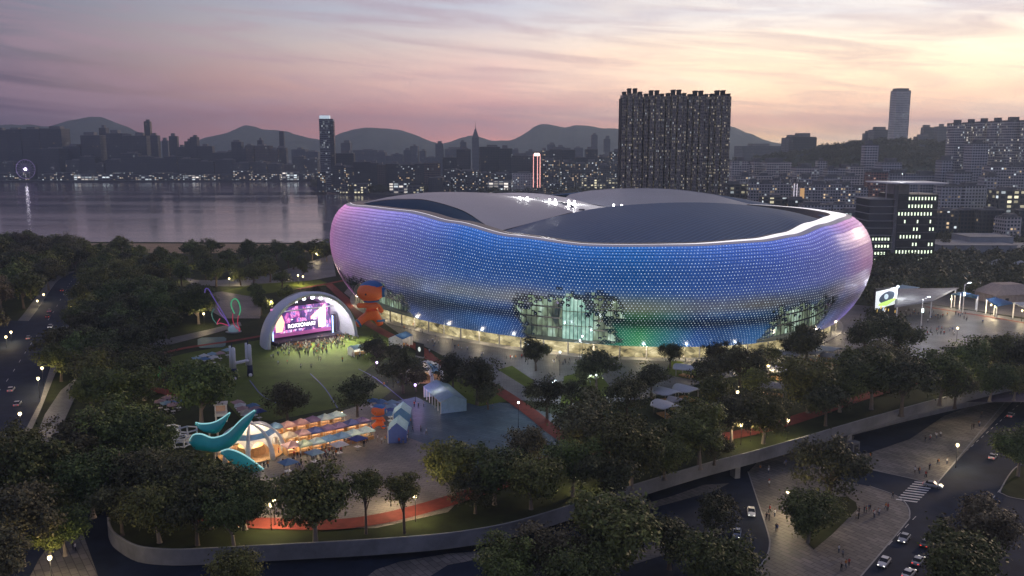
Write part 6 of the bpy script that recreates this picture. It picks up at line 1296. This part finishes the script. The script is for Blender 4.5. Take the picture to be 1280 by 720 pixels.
for pts, where, grp in [([(200, 500, 'rose'), (210, 495, 'rose'), (208, 502, 'pale blue'), (218, 497, 'rose'), (216, 504, 'rose'), (223, 500, 'blue')], 'in the cluster by the red ramp', 'parasols by the red ramp'),
                        ([(246, 446, 'pale blue'), (255, 443, 'white'), (256, 447, 'blue'), (265, 441, 'pale blue'), (275, 440, 'rose'), (284, 436, 'pale blue'), (267, 445, 'white')], 'in the line at the lawn corner', 'parasols at the lawn corner'),
                        ([(297, 501, 'rose'), (300, 505, 'white'), (303, 509, 'rose'), (308, 513, 'cream'), (316, 505, 'blue'), (319, 509, 'mauve'), (324, 512, 'deep blue'), (312, 517, 'white')], 'behind the teal blades', 'parasols behind the teal blades'),
                        ([(476, 500, 'blue'), (475, 504.5, 'blue'), (474, 509, 'dark blue'), (490, 501, 'pale blue'), (489, 506, 'pale blue'), (488, 511, 'deep blue'), (487.5, 515.5, 'blue'), (466, 499, 'dark blue')], 'stacked in two files by the small figure', 'parasols by the small figure'),
                        ([(360, 575, 'blue'), (393, 563, 'pale blue'), (424, 553, 'white'), (447, 545.5, 'deep blue')], 'standing on the market paving', 'parasols on the market paving')]:
    for i, (x, y, k) in enumerate(sorted(pts)): parasol(x, y, k, f"{k} parasol {where}, {nth(i)} from the left", grp, 1.25 if 'market' not in where else 1.45)

# ------------------------------------------------------------------ shell canopies by the stadium
M['shell_white'] = mat('shell_white', (.46, .48, .52), .5, var=.08, scale=.3)
def shell_canopy(px, w, d, rz, label, h=4.2, mt='shell_white'):
    q = G(*px, h); t = empty('shell_canopy', (q[0], q[1], 0), rz); tag(t, label, 'canopy', 'shell canopies beside the stadium')
    P = []; n, m_ = 14, 10
    for i in range(n + 1):
        u = i / n * 2 - 1; row = []
        for j in range(m_ + 1):
            v = j / m_ * 2 - 1; k = (1 - .25 * abs(u) ** 4); row.append((u * w / 2 * (1 - .22 * v * v), v * d / 2 * k, h - 1.1 * (v * v) - .5 * u + .35))
        P.append(row)
    top = MB(); top.grid(P); low = [[(x, y, z - .28) for x, y, z in r_] for r_ in P]; top.grid([r_[::-1] for r_ in low])
    ed = [P[i][0] for i in range(n + 1)] + [P[n][j] for j in range(1, m_ + 1)] + [P[i][m_] for i in range(n - 1, -1, -1)] + [P[0][j] for j in range(m_ - 1, 0, -1)]
    for i in range(len(ed)):
        a, c = ed[i], ed[(i + 1) % len(ed)]; top.face([(a[0], a[1], a[2] - .28), (c[0], c[1], c[2] - .28), c, a])
    top.build('shell', M[mt], t, True)
    for x, y in ((-.3, -.25), (-.3, .25), (.32, -.25), (.32, .25)): b = MB(); b.tube([(x * w, y * d, 0), (x * w, y * d, h - .5)], .16, 8); b.build('post', M['steel'], t)
    b = MB(); b.box((0, 0, 0), (w * .5, d * .35, .5)); b.build('bench', M['stall_wood'], t)
for i, (px, w, d, rz, mt) in enumerate(sorted([((834, 487.5), 12, 8, 2.0, 'shell_white'), ((859, 484), 12, 7.5, 2.0, 'shell_white'), ((832, 504), 12, 8, 1.9, 'shell_white'), ((845, 498), 8, 5, 1.9, 'concrete'), ((859, 457), 11, 8, 2.3, 'shell_white'), ((974, 460), 12, 7.5, 1.8, 'shell_white'), ((966, 479), 14, 8, 2.6, 'concrete'), ((989, 440), 12, 8, 2.2, 'shell_white'), ((1014, 438), 11, 7, 2.2, 'shell_white'), ((1034, 434), 12, 7.5, 2.2, 'shell_white'), ((1040, 443), 10, 5, 2.2, 'concrete')])):
    shell_canopy(px, w, d, rz, f"curved pale shell canopy near the stadium foot, {nth(i)} from the left", mt=mt)

# ------------------------------------------------------------------ open square on the east: canopies and media board
def sail(px4, h, label, col='concrete', posts=True):
    """a fabric roof sagging between four corner points (pixel, height)"""
    C4 = [np.array(G(x, y, z)) for x, y, z in px4]; o = sum(C4) / 4; o = np.array([o[0], o[1], 0]); t = empty('fabric_canopy', tuple(o)); tag(t, label, 'canopy', 'fabric canopies of the open square')
    n = 12; P = []
    for i in range(n + 1):
        u = i / n; row = []
        for j in range(n + 1):
            v = j / n; p = C4[0] * (1 - u) * (1 - v) + C4[1] * u * (1 - v) + C4[2] * u * v + C4[3] * (1 - u) * v - o; row.append((p[0], p[1], p[2] + 1.2 * math.sin(PI * u) * math.sin(PI * v)))
        P.append(row)
    b = MB(); b.grid(P); ob = b.build('fabric', fab[col] if col in fab else M[col], t, True); sd = ob.modifiers.new('t', 'SOLIDIFY'); sd.thickness = .3
    for c in C4: p = c - o; b = MB(); b.tube([(p[0] * .9, p[1] * .9, 0), (p[0] * .9, p[1] * .9, p[2] - .2)], .3, 8); b.build('post', M['white_paint'], t)
sail([(1118, 384, 8), (1166, 376, 9), (1199, 359.5, 10), (1120, 361, 10)], 9, 'largest grey fabric canopy spreading behind the media board', 'concrete')
sail([(1188, 368, 7), (1222, 373.5, 6), (1224, 370, 8), (1200, 366, 9)], 8, 'blue fabric canopy right of the large grey one', 'dark blue')
sail([(1232, 373, 8), (1246, 383, 6), (1270, 379, 6), (1244, 371.5, 9)], 8, 'blue fabric canopy in the middle of the row', 'dark blue')
sail([(1265, 378, 8), (1290, 388, 6), (1320, 384, 6), (1290, 377, 9)], 8, 'pale fabric canopy last in the row', 'white')
sail([(1092, 364, 8), (1110, 366, 8), (1150, 359, 9), (1128, 356, 9)], 8, 'pale blue fabric canopy half hidden behind the media board', 'pale blue')
def media_board():
    a, c = np.array(G(1094, 398)), np.array(G(1118.5, 395)); t = empty('media_board', tuple((a + c) / 2), math.atan2(c[1] - a[1], c[0] - a[0]) - .08); tag(t, 'tall glowing media board with white top and green field picture', 'screen')
    w = float(np.hypot(*(c - a)[:2])) * 1.0; h = 14.5
    b = MB(); b.box((0, .5, 0), (w + .5, .8, h + .3)); b.build('board_body', M['dark_metal'], t)
    b = MB(); b.face([(-w / 2, 0, h * .30), (w / 2, 0, h * .44), (w / 2, 0, h * 1.02), (-w / 2, 0, h * .92)]); b.build('white_picture', glow('board_white', (.82, .88, .9), .62), t)
    b = MB(); P = [(w * .36 * math.cos(q) + .3, -.05, h * .70 + w * .2 * math.sin(q) + .22 * w * .36 * math.cos(q)) for q in np.linspace(0, 2 * PI, 25)[:-1]]; b.face(P); b.build('dark_ring', glow('board_dark', (.05, .07, .10), .6), t)
    P = [(w * .10 * math.cos(q) - .2, -.09, h * .72 + w * .10 * math.sin(q)) for q in np.linspace(0, 2 * PI, 17)[:-1]]; b = MB(); b.face(P); b.build('inner_highlight', glow('board_grey', (.5, .6, .65), .7), t)
    b = MB(); b.face([(-w * .38, -.07, h * .42), (w * .02, -.07, h * .40), (w * .47, -.07, h * .60), (w * .42, -.07, h * .66), (-w * .3, -.07, h * .50)]); b.build('green_field', glow('board_green', (.42, .62, .14), 1.0), t)
    rr = random.Random(8)
    for k in range(16):
        x = rr.uniform(-.45, .45) * w; z = h * rr.uniform(.05, .28 + .14 * (x / w + .5)); b = MB(); b.box((x, -.1, z), (.45, .1, 1.3)); b.build('player_figure', glow('player' + str(k % 4), [(.9, .6, .1), (.8, .8, .8), (.1, .25, .4), (.7, .45, .1)][k % 4], .7), t)
    b = MB(); b.sphere((w / 2 - .2, -.3, h + .6), .6); b.build('corner_lamp', M['lamp_white'], t)
    ld = bpy.data.lights.new('board_light', 'POINT'); ld.energy = 2500; ld.color = (.9, .95, 1); lo = bpy.data.objects.new('board_light', ld); COL.objects.link(lo); lo.parent = t; lo.location = (w / 2, -2, h + .5)
media_board()
def pyramid_roofs():
    for i, (px, py) in enumerate([(1166, 323), (1178, 318), (1193, 325), (1222, 327), (1248, 328), (1276, 330)]):
        q = G(px, py, 7); t = empty('pyramid_pavilion', (q[0], q[1], 0), .3); tag(t, f"white pyramid roofed pavilion in the wood behind the square, {nth(i)} from the left", 'pavilion', 'pyramid roofed pavilions')
        b = MB(); pyramid(b, 13, 11, 6, 9.5, .4, .3); b.build('roof', fab['white'], t)
        for x in (-5.5, 5.5):
            for y in (-4.5, 4.5): b = MB(); b.box((x, y, 0), (.4, .4, 6)); b.build('post', M['dark_concrete'], t)
        b = MB(); b.box((0, 0, 2.2), (11, 9, .4)); b.build('deck', mat('pavilion_deck', (.2, .11, .08), .8), t)
pyramid_roofs()
def beige_house():
    p = G(1280, 384); t = empty('beige_house', (p[0], p[1] + 18, 0), .2); tag(t, 'beige hip roofed low house behind the canopies', 'building')
    b = MB(); b.box((0, 0, 0), (26, 16, 5)); b.build('wall', mat('beige_wall', (.4, .33, .28), .8), t); b = MB(); b.box((0, 0, 5), (28, 18, 5), 0, 0, .45); b.build('roof', mat('beige_roof', (.42, .34, .29), .8, var=.15), t)
    b = MB(); b.box((-6, -8.06, 1.2), (2, .1, 2)); b.build('window', M['dark_metal'], t)
beige_house()
# ramp, stair and fence bits of street level
def info_pillar():
    p = GL(1073, 570); t = empty('access_door', (p[0], p[1] + 4, p[2]), .5); tag(t, 'dark doorway block in the wall under the deck', 'doorway')
    b = MB(); b.box((0, 0, 0), (3, 2, 3.2)); b.build('frame', M['dark_concrete'], t); b = MB(); b.box((0, -1.02, 0), (1.8, .1, 2.5)); b.build('door', M['dark_metal'], t)
info_pillar()
# ------------------------------------------------------------------ cars
def make_car(paint, tail):
    t = empty('parked_car'); pm = mat('car_paint', paint, .3, .3, var=.05, coat=.6)
    glass = mat('car_glass', (.02, .025, .03), .08, var=.05)
    def body(z_of, name, m, rows):
        b = MB(); b.grid(rows); b.build(name, m, t, True)
    rows = []
    for x, hw, zb, zt in [(-2.25, .70, .45, .72), (-2.2, .80, .32, .84), (-1.6, .88, .26, .92), (-.6, .9, .24, .95), (.6, .9, .24, .94), (1.5, .88, .26, .84), (2.1, .78, .32, .68), (2.25, .66, .42, .6)]:
        rows.append([(x, -hw * .9, zb), (x, -hw, (zb + zt) / 2), (x, -hw * .93, zt), (x, 0, zt + .05), (x, hw * .93, zt), (x, hw, (zb + zt) / 2), (x, hw * .9, zb), (x, -hw * .9, zb)])
    b = MB(); b.grid(rows); b.face(rows[0][:-1]); b.face(rows[-1][:-1][::-1]); b.build('body', pm, t)
    cab = []
    for x, hw, z in [(-1.75, .74, .9), (-1.15, .66, 1.38), (.15, .66, 1.42), (.95, .76, .92)]: cab.append((x, hw, z))
    b = MB(); b.grid([[(x, -hw, z if i in (1, 2) else .9), (x, hw, z if i in (1, 2) else .9)] for i, (x, hw, z) in enumerate(cab)]); 
    for s_ in (-1, 1): f = [(cab[0][0], s_ * .74, .9), (cab[3][0], s_ * .76, .9), (cab[2][0], s_ * .66, 1.42), (cab[1][0], s_ * .66, 1.38)]; b.face(f if s_ < 0 else f[::-1])
    b.build('windows', glass, t)
    b = MB(); b.box((-.5, 0, 1.39), (1.25, 1.28, .06)); b.build('roof', pm, t)
    for x in (-1.4, 1.4):
        for s_ in (-1, 1):
            b = MB(); b.tube([(x, s_ * .72, .33), (x, s_ * .92, .33)], .33, 14); w = b.build('wheel', mat('tyre', (.02, .02, .02), .8), t)
            b = MB(); b.tube([(x, s_ * .921, .33), (x, s_ * .935, .33)], .19, 10); b.build('rim', M['steel'], w)
    for s_ in (-1, 1):
        b = MB(); b.box((2.19, s_ * .55, .55), (.1, .3, .13)); b.build('headlight', glow('headlamp', (1, .95, .8), 2.5), t)
        b = MB(); b.box((-2.24, s_ * .55, .62), (.08, .3, .13)); b.build('tail_light', glow('tail_lamp', (1, .06, .03), 1.2), t)
    return t
CARS = {'white': make_car((.7, .7, .7), 1), 'silver': make_car((.38, .4, .43), 1), 'dark': make_car((.05, .06, .08), 1), 'blue': make_car((.08, .14, .28), 1)}
_first = {k: True for k in CARS}
def car(px, py, head, k, label, group, low=True, s=1.1):
    t = CARS[k] if _first[k] else copy_tree(CARS[k]); _first[k] = False
    p = GL(px, py) if low else G(px, py); q = GL(*head) if low else G(*head); t.location = (p[0], p[1], p[2] + .05 if low else .06); t.rotation_euler = (0, math.atan(-LOW_B) if False else 0, math.atan2(q[1] - p[1], q[0] - p[0])); t.scale = (s, s, s); tag(t, label, 'car', group)
for a in [(1105, 706, (1075, 742), 'white', 'white car nearest the bottom on the street lane'), (1130, 676, (1108, 702), 'silver', 'grey car following behind on the lane past the tiled plaza'), (1148, 704, (1178, 672), 'silver', 'silver car beside the big roadside trees'), (1136, 720, (1166, 690), 'white', 'white car cut by the bottom edge of the street'), (1158, 682, (1188, 650), 'dark', 'dark car half hidden by the roadside trees'), (1166, 609, (1190, 614), 'silver', 'long silver car turning across the zebra crossing'), (1241, 573, (1262, 548), 'white', 'pale car waiting by the grass island'), (1263, 521, (1284, 498), 'silver', 'silver car up the street below the wall'), (1279, 497, (1300, 476), 'dark', 'dark car entering at the top of the street'), (939, 643, (941, 662), 'white', 'white car in the underpass lane beside the tiled plaza'), (921, 670, (918, 690), 'blue', 'blue car in the underpass lane under the trees')]: car(*a, 'cars on the street below the park')
for i, (x, y, k, d) in enumerate(sorted([(14, 489, 'silver', 1), (36, 424, 'silver', 1), (60, 397, 'dark', 1), (63, 410, 'silver', -1), (62, 390, 'silver', 1), (78, 364, 'dark', 1), (83, 369, 'white', -1), (89, 371, 'dark', -1), (22, 507, 'silver', 1), (97, 357, 'dark', -1)], key=lambda q: -q[1])):
    car(x, y, (x + 16 * d, y - 20 * d), k, f"{k} car on the western road, {nth(i)} counted from its near end", 'cars on the western road', False)

# ------------------------------------------------------------------ people
def make_person(pose, cols):
    """one continuous body 1.72 m tall; hair is a child"""
    sw = {'stand': 0, 'walk': .22, 'arms': 0, 'sit': 0}[pose]
    V = [(0, 0, .95), (0, 0, 1.18), (0, .0, 1.40), (0, .0, 1.50), (0, -.02, 1.60), (0, -.01, 1.70),
         (-.10, 0, .88), (-.11, -sw, .48), (-.11, -sw * .7, .06), (-.11, -sw * .7 - .12, .035), (.10, 0, .88), (.11, sw, .48), (.11, sw * 1.3, .07), (.11, sw * 1.3 - .12, .035),
         (-.19, 0, 1.40), (-.25, .03, 1.13), (-.25, -.08, .90), (.19, 0, 1.40), (.25, .03, 1.13), (.25, -.08, .90)]
    if pose == 'arms': V[15], V[16], V[18], V[19] = (-.27, -.08, 1.55), (-.24, -.12, 1.80), (.26, -.05, 1.15), (.2, -.25, 1.2)
    if pose == 'walk': V[15], V[16], V[18], V[19] = (-.24, .08, 1.14), (-.24, .16, .92), (.24, -.02, 1.14), (.24, -.2, .95)
    E = [(0, 1), (1, 2), (2, 3), (3, 4), (4, 5), (0, 6), (6, 7), (7, 8), (8, 9), (0, 10), (10, 11), (11, 12), (12, 13), (2, 14), (14, 15), (15, 16), (2, 17), (17, 18), (18, 19)]
    R_ = [(.15, .11), (.14, .10), (.15, .10), .055, .085, .08, .085, .062, .045, .04, .085, .062, .045, .04, .06, .042, .035, .06, .042, .035]
    me = skinned('person', V, E, R_, 1)
    for c in cols: me.materials.append(c)
    for p in me.polygons:
        c = p.center; p.material_index = 2 if c.z > 1.47 or (abs(c.x) > .2 and (c.z < 1.1 or c.z > 1.6)) else (1 if c.z > .93 else (3 if c.z < .09 else 0))
    b = MB(); b.grid([[(.105 * math.cos(a) * math.cos(q), .015 + .11 * math.sin(a) * math.cos(q), 1.645 + .10 * math.sin(q)) for q in np.linspace(-.3 if math.sin(a) > -.2 else .5, PI / 2, 4)] for a in np.linspace(0, 2 * PI, 11)[:-1]], 0, True)
    return me, b.build_mesh('hair', M['hair'])
M['hair'] = mat('hair', (.02, .016, .014), .6); skinm = mat('skin', (.42, .26, .19), .6); shoe = mat('shoes', (.05, .05, .05), .6)
cl = {k: mat(k + '_cloth', c, .85, var=.1, scale=6) for k, c in {'white': (.7, .7, .7), 'black': (.025, .025, .03), 'red': (.45, .05, .04), 'blue': (.05, .09, .25), 'grey': (.25, .25, .26), 'denim': (.06, .08, .14), 'khaki': (.22, .17, .11), 'orange': (.6, .22, .04)}.items()}
LOOKS = [('white', 'black'), ('black', 'denim'), ('white', 'denim'), ('red', 'black'), ('grey', 'black'), ('black', 'black'), ('white', 'khaki'), ('blue', 'khaki'), ('orange', 'denim')]
BOD = [(make_person(p, [cl[lo], cl[up], skinm, shoe]), up, lo, p) for (up, lo), p in zip(LOOKS * 2, ['stand', 'walk', 'arms', 'stand', 'walk', 'stand', 'walk', 'stand', 'walk', 'walk', 'stand', 'stand', 'walk', 'stand', 'arms', 'stand', 'arms', 'stand'])]
PEOPLE = []
def person(p, where, r, group, s=1.2):
    (me, hair), up, lo, pose = r.choice(BOD); t = link('person', me); t.location = p; t.rotation_euler.z = r.uniform(0, 6.28); k = s * r.uniform(.94, 1.06); t.scale = (k, k, k); link('hair', hair, t)
    tag(t, f"person in {up} top and {lo} trousers {'waving' if pose == 'arms' else 'walking' if pose == 'walk' else 'standing'} {where}", 'person', f"{group}, {up} top, {lo} trousers, {pose}"); PEOPLE.append(t)
r = random.Random(21)
def crowd(n, pts, where, group, low=False, spread=(3, 1)):
    """people round hand-placed spots"""
    for i in range(n):
        x, y = pts[i % len(pts)]; x += r.gauss(0, spread[0]); y += r.gauss(0, spread[1]); p = GL(x, y, .06) if low else G(x, y, .12); person(p, where, r, group)
crowd(96, [(357, 438), (362, 437), (368, 438), (374, 437), (380, 436), (386, 435), (392, 434), (398, 433), (404, 432), (410, 430), (416, 430), (424, 428), (376, 440), (390, 438), (402, 436), (432, 427)], 'in the crowd before the stage', 'people before the stage', spread=(5, 4))
crowd(22, [(341, 437), (338, 448), (348, 445), (357, 446), (362, 444), (395, 444), (398, 449), (406, 443), (422, 437), (432, 434), (428, 452), (347, 456), (359, 454), (375, 463), (388, 462), (398, 453)], 'on the lawn behind the stage crowd', 'people scattered on the lawn', spread=(2, 1))
crowd(10, [(444, 446), (452, 447), (462, 444), (470, 441), (449, 449)], 'beside the small lawn pavilion', 'people beside the lawn pavilion')
crowd(46, [(350, 567), (384, 566), (394, 573), (404, 568), (414, 572), (422, 567), (436, 554), (442, 553), (450, 555), (366, 580), (372, 586), (338, 585), (352, 583), (428, 560), (410, 562), (462, 545)], 'on the paving before the stalls', 'people before the market stalls', spread=(4, 2))
crowd(22, [(478, 535), (487, 533), (474, 554), (482, 552), (500, 555), (510, 551), (519, 539), (515, 531), (530, 538), (528, 545), (524, 507), (517, 509), (534, 508), (552, 513), (607, 509), (619, 512)], 'on the slate plaza round the tents', 'people on the slate plaza', spread=(2.5, 2))
crowd(10, [(500, 482), (512, 480), (487, 484), (524, 478)], 'by the domed tent under violet lamps', 'people by the violet lamps', spread=(4, 1.5))
crowd(30, [(505, 400), (515, 405), (530, 416), (548, 427), (560, 430), (492, 396), (700, 452), (712, 453), (845, 450), (922, 442), (930, 443), (938, 441), (600, 445), (540, 440)], 'on the forecourt at the stadium foot', 'people at the stadium foot', spread=(6, 2))
crowd(34, [(1170, 416), (1178, 415), (1186, 418), (1158, 420), (1165, 400), (1176, 398), (1146, 393), (1160, 391), (1200, 396), (1190, 414), (1135, 390), (1205, 392), (1150, 421)], 'on the open square by the canopies', 'people on the open square', spread=(4, 1.6))
crowd(30, [(1157, 553), (1164, 551), (1170, 548), (1177, 546), (1216, 536), (1224, 533), (1226, 521), (1162, 588), (1143, 592), (1150, 593), (1157, 596), (1172, 581), (1183, 579), (1072, 572), (1085, 574)], 'on the upper tiled street plaza', 'people on the upper tiled plaza', True, (1, 1))
crowd(36, [(950, 588), (962, 591), (982, 582), (961, 607), (962, 642), (968, 645), (959, 650), (971, 664), (1073, 644), (1072, 648), (1080, 642), (1088, 640), (1093, 648), (1098, 644), (1109, 637), (1117, 625), (1047, 692), (1055, 699), (1057, 710), (1061, 710), (1053, 713)], 'on the lower tiled street plaza', 'people on the lower tiled plaza', True, (1, 1))
crowd(5, [(82, 690), (92, 690), (70, 690)], 'under the lamp at the western path', 'people under the western lamp', True, (2, 1.5))

# the rest of the throng, beyond the people that can be told apart
def throng(spots):
    r = random.Random(77); V, Fc, Mi = [], [], []; mats = list({m.name: m for (me, h), *_ in BOD for m in me.materials}.values()); ix = {m.name: i for i, m in enumerate(mats)}
    src = []
    for (me, h), *_ in BOD[:9]:
        co = np.empty(len(me.vertices) * 3); me.vertices.foreach_get("co", co); src.append((co.reshape(-1, 3), [tuple(p.vertices) for p in me.polygons], [ix[me.materials[p.material_index].name] for p in me.polygons]))
    for n, pts, (sx, sy) in spots:
        for i in range(n):
            x, y = pts[i % len(pts)]; p = G(x + r.gauss(0, sx), y + r.gauss(0, sy), .12); co, fs, ms = r.choice(src); a = r.uniform(0, 6.28); c, s = math.cos(a) * 1.2, math.sin(a) * 1.2; k = len(V)
            V += [(q[0] * c - q[1] * s + p[0], q[0] * s + q[1] * c + p[1], q[2] * 1.2 + p[2]) for q in co]; Fc += [tuple(j + k for j in f) for f in fs]; Mi += ms
    me = bpy.data.meshes.new('crowd'); me.from_pydata(V, [], Fc)
    for m in mats: me.materials.append(m)
    me.polygons.foreach_set("material_index", Mi); stuff(link('crowd', me))
throng([(150, [(357, 436), (366, 435), (376, 434), (386, 433), (396, 432), (406, 431), (416, 429), (426, 428), (436, 425), (384, 440), (398, 438)], (5, 2.6)),
        (34, [(380, 572), (400, 570), (420, 564), (440, 556), (455, 551), (478, 540), (505, 548)], (8, 3)),
        (36, [(1130, 394), (1150, 392), (1180, 396), (1210, 400), (1165, 418), (1140, 424), (1125, 398)], (8, 2)),
        (46, [(495, 396), (520, 410), (545, 428), (580, 438), (640, 450), (700, 455), (860, 448), (925, 443), (950, 440)], (9, 2))])
